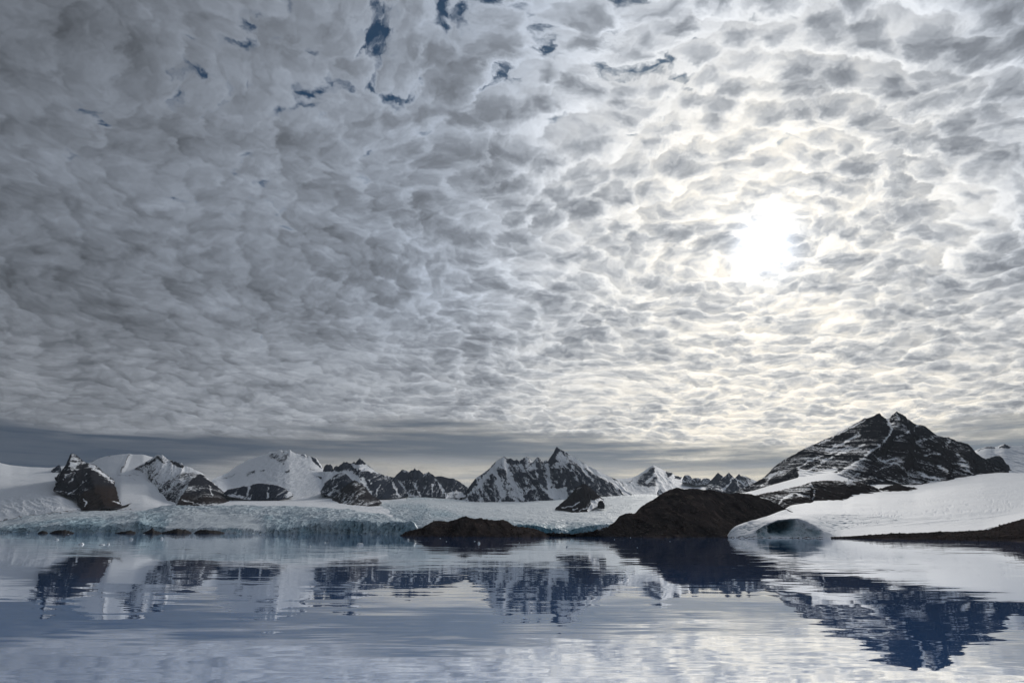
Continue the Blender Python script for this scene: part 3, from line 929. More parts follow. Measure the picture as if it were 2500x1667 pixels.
for nm, rd, bs, yy, sd, lb in (
        ("mountain", [(1040, 480), (1052, 450), (1066, 432), (1090, 428), (1112, 436), (1130, 458), (1138, 490)], [(1040, 490), (1080, 498), (1140, 500)], 8300, 111, "rounded pale rock knob on the far saddle ridge"),
        ("mountain", [(1120, 490), (1140, 466), (1165, 458), (1195, 458), (1218, 466), (1226, 500)], [(1118, 505), (1170, 526), (1228, 515)], 8250, 112, "dark blocky rock knob between pale knob and twin pyramids"),
        ("mountain", [(1215, 500), (1232, 470), (1255, 460), (1290, 462), (1310, 478), (1325, 505)], [(1212, 512), (1260, 516), (1328, 512)], 8350, 113, "low dark rock hump touching the twin pyramids"),
        ("mountain", [(800, 602), (808, 580), (822, 568), (838, 570), (848, 588), (858, 604)], [(798, 610), (830, 612), (860, 610)], 7100, 114, "tiny dark rock stub on the snow below the dark faced peak")):
    mountain(nm, lb, R4(rd), R4(bs), yy, yy - 160, MAT_FAR, nu=80, nv=44, nback=10, seed=sd, jag=5, lam=40, bias=0.60, k_up=0.8, rough=0.8, conc=1.3)
mountain("mountain", "snow streaked rearmost small peak beside the twin pyramids",
         R4([(1500, 480), (1545, 458), (1562, 442), (1582, 418), (1602, 438), (1640, 438), (1700, 468), (1780, 492), (1830, 520)]),
         R4([(1480, 560), (1600, 570), (1840, 570)]), 8700, 8100, MAT_FAR, nu=160, nv=70, nback=12, seed=118, jag=3, lam=110, bias=0.55, k_rib=0.4,
         marks=[("area", R4([(1560, 470), (1580, 424), (1640, 440), (1660, 490)]), 4, -0.35)])
mountain("mountain", "first of two dark twin pyramids, nearer the saddle",
         R4([(1270, 530), (1300, 496), (1330, 462), (1362, 428), (1381, 406), (1400, 424), (1440, 442), (1452, 470), (1470, 530)]),
         R4([(1265, 545), (1350, 580), (1480, 580)]), 8200, 7600, MAT_FAR, nu=160, nv=80, nback=12, seed=121, jag=3, lam=110, bias=0.26, k_rib=0.4, lean=-0.5,
         marks=[("line", R4([(1440, 445), (1380, 510), (1330, 560)]), 5, 0.6)])
mountain("mountain", "second of two dark twin pyramids, above the brown hill",
         R4([(1295, 568), (1340, 532), (1400, 480), (1450, 440), (1470, 424), (1486, 404), (1506, 428), (1535, 454), (1580, 490), (1630, 532), (1690, 565)]),
         R4([(1290, 578), (1400, 585), (1500, 585), (1700, 575)]), 7900, 7300, MAT_FAR, nu=200, nv=90, nback=12, seed=126, jag=3, lam=120, bias=0.20, k_rib=0.4, lean=-0.5,
         marks=[("line", R4([(1525, 450), (1480, 520), (1420, 572)]), 4.5, 0.65)])

# ---- the black nunatak in the central glacier
mountain("mountain", "small black rock pyramid standing alone in the central glacier",
         R3([(1412, 676), (1450, 645), (1500, 602), (1560, 542), (1590, 505), (1612, 488), (1640, 478), (1662, 463), (1685, 476), (1700, 486), (1740, 522), (1780, 560), (1812, 586), (1835, 605)]),
         R3([(1405, 684, 4700), (1500, 690, 4600), (1560, 712, 4480), (1610, 726, 4420), (1670, 716, 4450), (1730, 680, 4550), (1790, 640, 4680), (1840, 616, 4800)]),
         5000, 4600, MAT_MID, nu=260, nv=130, nback=16, seed=131, jag=4, lam=90, bias=0.12, k_rib=0.3, k_up=0.4, tone=0.6,
         marks=[("line", R3([(1600, 510), (1680, 492), (1700, 500)]), 3, 0.3), ("line", R3([(1470, 672), (1560, 660), (1620, 630)]), 3, 0.7), ("line", R3([(1600, 715), (1680, 670)]), 3, 0.6),
                ("line", R3([(1560, 690), (1600, 680)]), 3, 0.8), ("line", R3([(1720, 600), (1660, 690)]), 3, 0.5), ("area", R3([(1725, 610), (1790, 598), (1850, 610), (1840, 690), (1690, 720), (1680, 690)]), 3, 1.1)])
mountain("mountain", "little black rock beside the lone glacier pyramid",
         R3([(1778, 640), (1790, 618), (1806, 610), (1826, 618), (1838, 648)]), R3([(1776, 650), (1810, 656), (1840, 652)]), 4560, 4490, MAT_MID, nu=60, nv=36, nback=8, seed=136, jag=2, lam=30, bias=0.1, tone=0.3)

# ---- glaciers
gl_front = R2([(-2200, 886), (-1782, 888), (-1200, 890), (-500, 892), (0, 896), (400, 898), (900, 900), (1300, 903), (1600, 905), (1850, 908)])


def with_water(pts, dy=0.0):
    """give shore points the distance at which they touch the water"""
    return [(p[0], p[1], water_Y(p[0], p[1]) + dy) for p in pts]


def glacier(name, label, lines, nu, nvs, seed, blue=(), dirt=(), white=(), smooth=(), lam=26.0, amp=13.0, cliff=16.0, flow=None, ease=None):
    """crevassed ice: lines[0]-[1] is the calving cliff, the rest the broken surface behind it"""
    V, PX, PY, U, T = loft(lines, nu, nvs, ease)
    px, py = project(V)
    x = V[..., 0]; y = V[..., 1]
    edge = sstep(U, 0, 0.02) * sstep(1 - U, 0, 0.02)
    top = sstep(T, 0.25, 1.3)
    calm = np.ones(px.shape)
    for (poly, soft, val) in smooth:
        calm = calm + (val - 1) * sstep(-poly_sd(px, py, poly), -soft, soft)
    wx = x + 14 * fbm(x / 60, y / 60, seed + 2, 3); wy = y + 14 * fbm(x / 60 + 9, y / 60, seed + 4, 3)
    if flow is None:
        c = ridged(wx / lam, wy / (lam * 1.5), seed, 3, 0.5)
    else:
        ca, sa = math.cos(flow), math.sin(flow)
        c = 0.6 * ridged((wx * ca + wy * sa) / lam, (-wx * sa + wy * ca) / (lam * 5), seed, 3, 0.55) \
            + 0.4 * ridged((wx * ca - wy * sa) / (lam * 3.5), (wx * sa + wy * ca) / lam, seed + 70, 3, 0.55)
    blocks = np.round(2.2 * perlin(wx / (lam * 0.8), wy / (lam * 0.9), seed + 50)) / 2.2
    lump = fbm(x / 170, y / 170, seed + 9, 3)
    V[..., 2] += calm * amp * top * edge * (0.75 * c + 0.30 * blocks) + amp * 0.9 * lump * top * edge
    # buttresses and bites in the calving cliff
    face = 1 - sstep(T, 0.6, 1.6)
    cz = V[..., 2]
    bite = fbm(x / 85, cz / 160 + 3, seed + 12, 3) * 2.0 + 0.9 * ridged(x / 24, cz / 60, seed + 14, 3, 0.6)
    shard = np.round(3 * perlin(x / 17 + 0.5 * perlin(x / 9, cz / 9, seed + 61), cz / 11, seed + 60)) / 3
    V[..., 1] -= face * (cliff * bite + 9.0 * shard) * (0.4 + 0.6 * calm) * edge
    V[..., 0] += face * 3.0 * fbm(x / 12, cz / 12, seed + 19, 3)
    g = np.clip(-c, 0, 1) * top * calm
    Bl = 0.40 + 0.55 * g + 0.10 * face + 0.45 * fbm(x / 120, cz / 60, seed + 33, 4)
    for (poly, soft, val) in smooth:
        Bl = Bl - 0.50 * sstep(-poly_sd(px, py, poly), -soft, soft) * (val < 1)
    Bl = apply_marks(Bl, px, py, blue, seed + 4, 9.0)
    D = apply_marks(0.25 * g - 0.1 + 0.2 * fbm(x / 60, cz / 20, seed + 35, 3), px, py, dirt, seed, 4.0)
    o = grid_mesh(name, V, {"dirt": D, "blue": Bl}, MAT_ICE)
    return tag(o, label, "glacier", kind="structure")


f0 = with_water(R2([(-2150, 884), (-1782, 887), (-1200, 890), (-500, 893), (0, 896), (400, 898), (900, 900), (1300, 903), (1600, 905), (1850, 908), (1885, 909)]))
fl = [(p[0], p[1] + 1.2, p[2]) for p in f0]


def at_Y(pts, ref, dY):
    """give points the distance of a reference line at the same pixel column plus dY"""
    rx = [p[0] for p in ref]; rY = [p[2] for p in ref]
    out = []
    for i, p in enumerate(pts):
        d = dY[i] if isinstance(dY, (list, tuple)) else dY
        out.append((p[0], p[1], float(np.interp(p[0], rx, rY)) + d))
    return out


cl = at_Y(R2([(-2150, 866), (-1782, 862), (-1500, 845), (-1300, 830), (-1000, 822), (-700, 818), (-550, 800), (-450, 835), (-300, 850), (0, 850), (300, 850), (500, 868), (700, 850), (900, 820), (1100, 800), (1300, 788), (1400, 790),
              (1550, 802), (1640, 810), (1700, 812), (1780, 806), (1815, 806), (1850, 850), (1885, 903)]), f0, 26)
md = at_Y(R2([(-2150, 840), (-1782, 825), (-1500, 790), (-1200, 772), (-800, 765), (-580, 735), (-350, 745), (-100, 745), (200, 755), (500, 745), (800, 735), (1100, 735), (1300, 748), (1450, 760), (1600, 778), (1750, 800), (1830, 822), (1885, 900)]), f0,
          [300] * 12 + [260, 220, 180, 120, 80, 60])
tp = at_Y(R2([(-2150, 830), (-1782, 796), (-1580, 752), (-1360, 728), (-1080, 706), (-780, 703), (-580, 706), (-480, 688), (-380, 664), (-80, 658), (220, 658), (380, 655), (600, 664), (900, 670), (1200, 690), (1400, 712), (1560, 742), (1700, 786), (1800, 806), (1885, 898)]), f0,
          [680] * 16 + [480, 320, 160, 110])
bk = [(p[0], p[1] + 12, p[2] + 420) for p in tp]
WHITE_LOBE = R2([(-330, 830), (-250, 760), (-120, 720), (60, 700), (230, 730), (380, 750), (480, 790), (520, 880), (200, 892), (-330, 890)])
glacier("glacier", "crevassed blue calving glacier front across the left of the fjord", [fl, cl, md, tp, bk], 1150, (42, 56, 60, 12), 201,
        blue=[("area", R1([(430, 790), (620, 770), (900, 770), (1010, 820), (1000, 885), (700, 885), (640, 850), (560, 810)]), 14, 0.39),
              ("area", R2([(1210, 815), (1290, 790), (1370, 820), (1370, 900), (1230, 890)]), 8, 0.52), ("area", R2([(820, 850), (880, 835), (930, 890), (820, 895)]), 8, 0.49),
              ("area", R2([(510, 752), (590, 750), (580, 790), (520, 785)]), 6, 0.42), ("area", R2([(1690, 850), (1800, 815), (1850, 870), (1800, 905), (1690, 905)]), 7, 0.42),
              ("area", R2([(1400, 800), (1840, 830), (1840, 905), (1400, 905)]), 16, 0.20), ("area", R2([(600, 780), (1200, 780), (1250, 900), (650, 900)]), 16, 0.17),
              ("area", R1([(0, 800), (430, 800), (430, 890), (0, 890)]), 14, 0.21), ("line", R2([(150, 870), (240, 860), (320, 880)]), 7, 0.63),
              ("area", R1([(1200, 720), (1480, 740), (1440, 850), (1200, 880)]), 12, 0.21)],
        dirt=[("line", R1([(-100, 815), (200, 752), (430, 726), (700, 705), (1000, 700), (1180, 700)]), 3.0, 0.85),
              ("line", R1([(170, 800), (178, 880)]), 3, 0.55), ("line", R1([(1000, 760), (1150, 735)]), 4, 0.3), ("line", R1([(250, 860), (420, 830)]), 4, 0.3)],
        smooth=[(WHITE_LOBE, 10, 0.30), (R1([(0, 790), (700, 700), (1150, 700), (1150, 740), (600, 760), (0, 830)]), 8, 0.45)],
        lam=62, amp=9, cliff=26)

# white snow plain between the calving front and the mountains
snow_sheet("snowfield", "flat white snow plain between the calving front and the rock band",
           [R2([(-420, 720, 4400), (-100, 690, 4300), (300, 680, 4250), (900, 700, 4200), (1400, 740, 4150), (1750, 800, 4100)]),
            R2([(-420, 668, 4900), (0, 652, 5000), (300, 640, 5000), (900, 640, 5000), (1300, 665, 4950), (1500, 690, 4850), (1750, 740, 4700)]),
            R2([(-420, 640, 5600), (0, 610, 6000), (300, 600, 6100), (740, 600, 6100), (900, 588, 6250), (1100, 575, 6300), (1400, 596, 6450), (1560, 600, 6600), (1750, 590, 6800)]),
            R2([(-420, 640, 6600), (300, 606, 7000), (900, 596, 7000), (1400, 600, 7200), (1750, 590, 7600)])],
           380, (30, 90, 10), 215, amp=4,
           dirt=[("line", R2([(880, 632), (960, 632), (1010, 640)]), 1.6, 0.5), ("line", R2([(1380, 655), (1490, 650), (1535, 630)]), 2.0, 0.6)],
           crev=[(R2([(1250, 640), (1560, 600), (1800, 590), (1800, 800), (1400, 735)]), 10, 40, 160, 0.6, 5.0)])

# central glacier flowing down between the massifs
g2_foot = R3([(-420, 760, 4500), (-100, 800, 4200), (140, 862, 3500), (300, 900, 3150), (700, 908, 3050), (1080, 912, 3000), (1400, 915, 2980), (1750, 914, 2950), (2100, 910, 2950), (2500, 905, 2950)])
g2_lip = R3([(-420, 745, 4520), (-100, 785, 4230), (140, 845, 3540), (300, 850, 3190), (700, 832, 3090), (1080, 828, 3040), (1180, 832, 3040), (1250, 838, 3040), (1300, 845, 3030), (1340, 862, 3010), (1410, 852, 3015), (1440, 862, 3015), (1490, 884, 3010), (1550, 872, 3010),
             (1650, 846, 3000), (1750, 832, 3000), (1900, 826, 3000), (2500, 800, 3000)])
g2_a = R3([(-420, 690, 5000), (-100, 722, 4700), (140, 770, 4200), (300, 780, 3900), (700, 770, 3800), (1080, 775, 3700), (1400, 780, 3650), (1700, 775, 3600), (2100, 750, 3700), (2500, 730, 3700)])
g2_b = R3([(-420, 640, 5700), (-100, 650, 5500), (140, 672, 5200), (300, 680, 5000), (700, 700, 4800), (1080, 705, 4700), (1400, 708, 4600), (1700, 700, 4600), (2100, 670, 4700), (2500, 650, 4700)])
g2_c = R3([(-420, 606, 6700), (-100, 598, 6800), (140, 604, 6500), (300, 606, 6500), (500, 620, 6400), (700, 634, 6300), (1080, 632, 6300), (1400, 620, 6300), (1700, 600, 6300), (1900, 590, 6300), (2100, 580, 6300), (2500, 572, 6300)])
g2_d = R3([(-420, 600, 7300), (-100, 575, 7400), (140, 576, 7400), (300, 580, 7300), (500, 596, 7200), (620, 614, 7000), (900, 622, 6950), (1250, 612, 6950), (1440, 598, 7100), (1700, 578, 7300), (1820, 570, 7500), (2060, 557, 7700), (2500, 556, 7900)])
glacier("glacier", "wide pale striped glacier flowing down past the lone black pyramid", [g2_foot, g2_lip, g2_a, g2_b, g2_c, g2_d, [(p[0], p[1] + 6, p[2] + 700) for p in g2_d]],
        760, (24, 70, 60, 56, 30, 6), 231, lam=30, amp=9.0, cliff=15, flow=0.5,
        blue=[("area", R3([(1080, 830), (1300, 835), (1500, 860), (1680, 840), (1800, 830), (1760, 900), (1500, 915), (1080, 915)]), 6, 0.9),
              ("area", R3([(150, 680), (900, 680), (1400, 740), (1200, 810), (500, 780)]), 20, 0.20),
              ("area", R3([(1800, 560), (2400, 550), (2400, 640), (1850, 620)]), 6, -0.2)],
        dirt=[("line", R3([(1180, 650), (1290, 652), (1390, 668)]), 2, 0.3)],
        smooth=[(R3([(-420, 600), (600, 620), (1400, 620), (2500, 560), (2500, 650), (1900, 640), (1300, 665), (500, 650), (200, 630), (-420, 640)]), 6, 0.18),
                (R3([(300, 660), (2400, 640), (2400, 830), (1900, 800), (1300, 800), (700, 760)]), 8, 0.55)])

# ---- right: massif, its rock shelf and the smooth snow glacier
back_dome = R5([(1860, 470), (1930, 425), (1960, 412), (2020, 396), (2060, 392), (2090, 398), (2125, 390), (2150, 378), (2180, 369), (2205, 378), (2240, 386), (2290, 388), (2352, 384), (2500, 380), (2800, 400)])
mountain("mountain", "distant snowy dome with thin rock crest at the right edge",
         back_dome, R5([(1840, 600), (2200, 615), (2800, 640)]), 6200, 5200, MAT_FAR, nu=260, nv=90, nback=12, seed=301, jag=2, lam=260, bias=0.98, k_rib=0.12, k_up=0.3, ribs=0.4,
         marks=[("line", R5([(1940, 424), (2030, 400), (2090, 402)]), 3.5, -0.62), ("area", R5([(2125, 412), (2150, 378), (2180, 369), (2240, 388), (2220, 412), (2170, 408)]), 3, -0.75), ("line", R5([(2240, 390), (2352, 388)]), 2.5, -0.4)])
mountain("mountain", "black wedge of rock behind the right shoulder of the twin summit massif",
         R5([(2000, 505), (2040, 494), (2080, 480), (2105, 474), (2140, 475), (2160, 492), (2185, 530), (2214, 584)]), R5([(1990, 560), (2100, 600), (2218, 592)]),
         4750, 4550, MAT_MID, nu=120, nv=60, nback=10, seed=305, jag=3, lam=70, bias=0.16, k_up=0.5, k_rib=0.3)
massif_ridge = R5([(-180, 790, 3600), (-60, 738, 3700), (0, 710, 3800), (60, 678, 3850), (95, 655), (130, 620), (180, 565), (215, 540), (260, 510), (350, 462), (450, 405), (505, 380), (560, 360), (610, 332), (660, 316), (700, 298), (740, 272), (780, 252), (820, 232), (860, 206), (900, 184), (935, 164), (962, 150), (985, 148),
                   (1010, 140), (1030, 130), (1050, 118), (1078, 108), (1088, 116), (1096, 128), (1115, 140), (1130, 150), (1150, 157), (1168, 150), (1182, 138), (1198, 120), (1212, 110), (1222, 98), (1237, 90), (1252, 100), (1272, 106), (1292, 116), (1312, 132), (1330, 156), (1352, 162), (1372, 176), (1398, 196), (1422, 206), (1450, 210), (1480, 220),
                   (1505, 242), (1532, 262), (1565, 284), (1600, 300), (1650, 310), (1700, 314), (1730, 330), (1762, 346), (1805, 356), (1850, 372), (1892, 396), (1912, 420), (1932, 442), (1990, 486), (2050, 526), (2090, 562), (2145, 600, 4000)])
massif_base = R5([(-190, 815, 3500), (-60, 790, 3500), (0, 778, 3500), (80, 748, 3500), (250, 700, 3500), (390, 660, 3500), (500, 640, 3480), (600, 690, 3250), (820, 700, 3100), (1000, 690, 3080), (1330, 728, 3050), (1450, 712, 3080), (1580, 696, 3150), (1700, 668, 3250), (1820, 642, 3400),
                  (2000, 620, 3600), (2150, 606, 3800)])
mountain("mountain", "great black twin summit massif with slanting snow ledges on the right",
         massif_ridge, massif_base, 4250, 3300, MAT_NEAR, nu=720, nv=240, seed=311, jag=3.0, lam=120, bias=0.27, k_rib=0.30, k_up=0.70, k_n=0.42, lean=0.5, tone=0.0, ribs=0.75, wob=7.0, dip=0.46,
         marks=[("line", R5([(1152, 165), (1135, 280), (1060, 370), (940, 462), (780, 572), (590, 690)]), 6, 0.34),
                ("line", R5([(1152, 165), (1140, 260), (1070, 360)]), 4, 0.35),
                ("area", R5([(590, 690), (900, 500), (1020, 500), (960, 620), (820, 680)]), 8, 0.20),
                ("line", R5([(900, 290), (800, 350), (640, 420)]), 6, 0.40), ("line", R5([(960, 165), (800, 250), (560, 375)]), 4, 0.32),
                ("line", R5([(900, 390), (780, 440), (640, 500), (480, 590)]), 4, 0.35), ("line", R5([(830, 400), (680, 440), (480, 510), (380, 580)]), 4, 0.3),
                ("line", R5([(380, 610), (520, 590), (660, 590)]), 4, 0.35), ("area", R5([(380, 590), (500, 620), (680, 590), (640, 640), (390, 665)]), 3, 0.6),
                ("line", R5([(130, 640), (250, 600), (330, 570)]), 4, 0.25), ("line", R5([(60, 740), (100, 700), (150, 640)]), 5, 0.25),
                ("line", R5([(1210, 320), (1300, 280)]), 5, 0.38), ("line", R5([(1170, 200), (1230, 160)]), 6, 0.25), ("line", R5([(1390, 280), (1370, 230), (1420, 210)]), 5, 0.32),
                ("line", R5([(1420, 360), (1530, 300), (1600, 310)]), 6, 0.26), ("line", R5([(1560, 400), (1640, 420), (1700, 325)]), 5, 0.28),
                ("line", R5([(1480, 480), (1560, 460)]), 4, 0.25), ("line", R5([(1100, 520), (1200, 500), (1290, 590)]), 4, 0.28), ("line", R5([(1060, 600), (1200, 540), (1320, 650)]), 4, 0.25),
                ("line", R5([(1720, 430), (1790, 560), (1830, 640)]), 6, 0.3), ("line", R5([(1560, 560), (1640, 640), (1700, 665)]), 5, 0.35), ("line", R5([(1440, 640), (1560, 680)]), 5, 0.35),
                ("area", R5([(1380, 400), (1480, 370), (1620, 430), (1560, 560), (1400, 500)]), 8, -0.08), ("area", R5([(960, 170), (1100, 130), (1145, 180), (1120, 320), (1000, 340), (900, 300)]), 8, -0.10),
                ("area", R5([(1700, 330), (1880, 400), (2000, 500), (1900, 580), (1760, 480)]), 8, -0.06), ("area", R5([(100, 740), (350, 590), (390, 650), (250, 700)]), 5, -0.15),
                ("line", R5([(620, 690), (820, 690), (1000, 660), (1330, 720), (1580, 690)]), 5, 0.2)],
         tmarks=[("area", R5([(1020, 400), (1700, 300), (1950, 600), (1300, 720), (1000, 600)]), 25, 0.35)],
         relief=[(R5([(1152, 165), (1130, 280), (1060, 370), (940, 460), (780, 570), (590, 690)]), 30, 70), (R5([(1237, 92), (1300, 300), (1250, 520)]), 32, 60),
                 (R5([(1080, 110), (1010, 280), (930, 400)]), 26, 60), (R5([(1480, 220), (1560, 400), (1620, 640)]), 30, 50), (R5([(1850, 370), (1800, 500), (1830, 630)]), 26, 40)])

# white glacier strip under the massif's long ridge
snow_sheet("snowfield", "narrow sunlit snow ramp between the massif ridge and the brown shelf",
           [R5([(-330, 870, 2750), (-200, 850, 2800), (0, 830, 2850), (200, 800, 2850), (450, 740, 2880), (600, 705, 2950), (820, 720, 2950)]),
            R5([(-330, 838, 3100), (-200, 818, 3150), (0, 782, 3200), (80, 752, 3250), (250, 702, 3300), (390, 662, 3350), (520, 640, 3380), (700, 612, 3400), (820, 640, 3350)]),
            R5([(-330, 830, 3700), (0, 770, 3800), (390, 655, 3900), (700, 610, 3900), (820, 640, 3900)])], 200, (50, 10), 321, amp=2.0)

# smooth snow glacier reaching the water, with the ice cave
sh_w = with_water(R5([(560, 1189), (800, 1191), (1000, 1195), (1400, 1202), (1800, 1210), (2100, 1217), (2352, 1224), (2700, 1236)]))
sh_t = at_Y(R5([(560, 1184), (800, 1174), (1000, 1162), (1200, 1148), (1400, 1144), (1600, 1134), (1800, 1130), (2000, 1118), (2100, 1092), (2240, 1052), (2352, 1020), (2700, 940)]), sh_w,
            [15, 60, 100, 115, 130, 140, 150, 170, 210, 260, 300, 350])
sn_shore = with_water(R5([(-222, 1184), (-150, 1185), (0, 1186), (150, 1187), (400, 1188), (600, 1189), (760, 1189)])) + \
    at_Y(R5([(1000, 1176), (1200, 1162), (1400, 1158), (1800, 1144), (2000, 1132), (2100, 1106), (2240, 1066), (2352, 1034), (2700, 954)]), sh_t, 12)
_off = at_Y(R5([(-222, 0), (2700, 0)]), sn_shore, 0)
sn_lip = at_Y(R5([(-222, 1182), (-205, 1176), (-150, 1170), (-60, 1158), (0, 1140), (60, 1104), (110, 1070), (170, 1042), (260, 1024), (400, 1016), (450, 1034), (520, 1070), (600, 1120), (700, 1162), (760, 1170),
             (1000, 1156), (1200, 1142), (1400, 1138), (1800, 1124), (2000, 1112), (2100, 1086), (2240, 1046), (2352, 1014), (2700, 934)]), sn_shore,
              [3, 5, 7, 10, 14, 24, 34, 40, 42, 42, 38, 34, 28, 24, 24, 26, 26, 26, 26, 26, 26, 26, 26, 26])
sn_mid = at_Y(R5([(-224, 1172), (-205, 1128), (-150, 1095), (-30, 1040), (100, 1002), (300, 985), (600, 975), (900, 985), (1300, 1010), (1700, 1010), (2000, 1000), (2352, 930), (2700, 870)]), sn_shore,
              [8, 26, 44, 90, 140, 220, 330, 330, 310, 320, 340, 420, 450])
sn_edge = R5([(-226, 1166, 1362), (-205, 1120, 1392), (-150, 1078, 1410), (0, 1032, 1455), (140, 990, 1520), (280, 944, 1640), (330, 912, 2000), (490, 888, 2280), (640, 866, 2420), (780, 872, 2430), (860, 830, 2560), (1070, 808, 2600), (1400, 800, 2600),
              (1560, 760, 2700), (1750, 730, 2750), (2000, 700, 2800), (2352, 690, 2800), (2700, 680, 2850)])
sn_far = R5([(-228, 1164, 1390), (-205, 1122, 1420), (-150, 1085, 1440), (0, 1040, 1500), (140, 995, 1600), (280, 930, 2000), (330, 890, 2600), (490, 840, 2800), (640, 790, 3000), (780, 750, 3050), (860, 730, 3050), (1070, 720, 3050), (1400, 725, 3050),
             (1560, 706, 3100), (1750, 660, 3300), (2000, 628, 3500), (2140, 618, 3560), (2352, 622, 3560), (2700, 640, 3560)])


def right_glacier():
    V, PX, PY, U, T = loft([sn_shore, sn_lip, sn_mid, sn_edge, sn_far, [(p[0], p[1] + 12, p[2] + 500) for p in sn_far]], 700, (44, 60, 60, 40, 8))
    px, py = project(V)
    x = V[..., 0]; y = V[..., 1]
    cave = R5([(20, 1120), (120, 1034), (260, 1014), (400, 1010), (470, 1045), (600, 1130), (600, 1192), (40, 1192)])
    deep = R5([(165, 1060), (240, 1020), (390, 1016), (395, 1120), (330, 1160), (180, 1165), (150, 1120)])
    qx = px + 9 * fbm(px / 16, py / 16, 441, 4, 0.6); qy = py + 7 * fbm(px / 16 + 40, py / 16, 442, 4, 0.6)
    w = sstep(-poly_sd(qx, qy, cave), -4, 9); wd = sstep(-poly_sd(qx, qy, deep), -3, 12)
    low = 1 - sstep(T, 0.8, 1.15)
    V[..., 1] += low * (14 * w + 46 * wd) + 11 * low * w * ridged(x / 13, V[..., 2] / 26, 402, 4, 0.62)
    V[..., 2] += 2.2 * fbm(x / 260, y / 260, 405, 4) * sstep(T, 0.9, 1.6)
    rim = np.exp(-((T - 1.0) / 0.35) ** 2) * sstep(-poly_sd(px, py, R5([(-40, 1190), (40, 1000), (600, 990), (680, 1190)])), -6, 10)
    V[..., 2] += rim * 3.2 * fbm(x / 22, y / 22, 407, 4, 0.6)
    # arched crevasses round the cave's shoulder
    zone = sstep(-poly_sd(px, py, R5([(380, 1010), (700, 960), (1300, 985), (1350, 1060), (900, 1100), (560, 1170), (470, 1060)])), -6, 14)
    ca, sa = math.cos(0.15), math.sin(0.15)
    c = ridged((x * ca + y * sa) / 90 + 0.5 * fbm(x / 60, y / 60, 408, 3), (-x * sa + y * ca) / 13, 410, 2, 0.5)
    line = sstep(c, 0.70, 0.95)
    V[..., 2] -= zone * line * 4.0
    c2 = ridged(x / 34, y / 22, 414, 3, 0.6)
    tip = sstep(-poly_sd(px, py, R5([(-230, 1180), (-200, 1110), (0, 1040), (180, 1020), (140, 1180)])), -4, 8)
    V[..., 2] -= tip * sstep(c2, 0.55, 0.8) * 2.5
    ripple = fbm(x / 420, y / 42, 417, 3)
    V[..., 2] += (1.6 * ripple + 0.9 * fbm(x / 70, y / 16, 418, 4, 0.55)) * sstep(T, 1.1, 1.6)
    wide = sstep(-poly_sd(px, py, R5([(560, 900), (1500, 830), (2352, 800), (2352, 1000), (1900, 1090), (1100, 1120), (700, 1080)])), -10, 30)
    c3 = ridged((x * ca + y * sa) / 240 + 0.6 * fbm(x / 160, y / 160, 451, 3), (-x * sa + y * ca) / 30, 452, 2, 0.5)
    arc = wide * sstep(c3, 0.72, 0.95) * sstep(fbm(x / 120, y / 120, 453, 3), -0.15, 0.25)
    V[..., 2] -= 2.0 * arc
    run = sstep(ridged(x / 60 + 0.8 * fbm(x / 90, y / 300, 455, 3), y / 420, 456, 2, 0.5), 0.70, 0.95) * sstep(T, 1.0, 1.5) * (1 - sstep(T, 2.6, 3.2))
    V[..., 2] -= 0.9 * run
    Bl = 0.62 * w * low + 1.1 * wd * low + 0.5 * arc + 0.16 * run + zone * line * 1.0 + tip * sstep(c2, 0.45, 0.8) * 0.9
    Bl = Bl + 0.25 * zone - 0.08 + 0.34 * fbm(x / 230, y / 34, 421, 5, 0.6)
    D = apply_marks(np.zeros(px.shape) - 0.05, px, py,
                    [("line", R5([(-225, 1180), (0, 1178), (150, 1184), (600, 1186)]), 2.5, 0.8), ("line", R5([(-215, 1170), (-160, 1128)]), 2.5, 0.5),
                     ("line", R5([(620, 1060), (780, 1080), (900, 1050)]), 1.6, 0.30), ("line", R5([(-130, 1128), (-60, 1150)]), 1.2, 0.5), ("line", R5([(-100, 1170), (20, 1110)]), 1.2, 0.45),
                     ("line", R5([(860, 840), (1000, 830), (1200, 815), (1500, 775), (1560, 755)]), 4.5, 0.38), ("line", R5([(1590, 750), (1740, 662)]), 3, 0.3),
                     ("line", R5([(-60, 1075), (130, 1005), (330, 950)]), 3.5, 0.45),
                     ("line", R5([(1980, 1028), (2352, 950)]), 1.4, 0.42), ("line", R5([(2030, 1100), (2170, 1060), (2352, 995)]), 2.2, 0.52), ("line", R5([(1880, 1112), (2100, 1090), (2352, 1012)]), 2.2, 0.5)], 431)
    return tag(grid_mesh("glacier", V, {"dirt": D, "blue": Bl}, MAT_SNOW), "smooth white snow glacier with a blue ice cave at the water on the right", "glacier", kind="structure")


right_glacier()

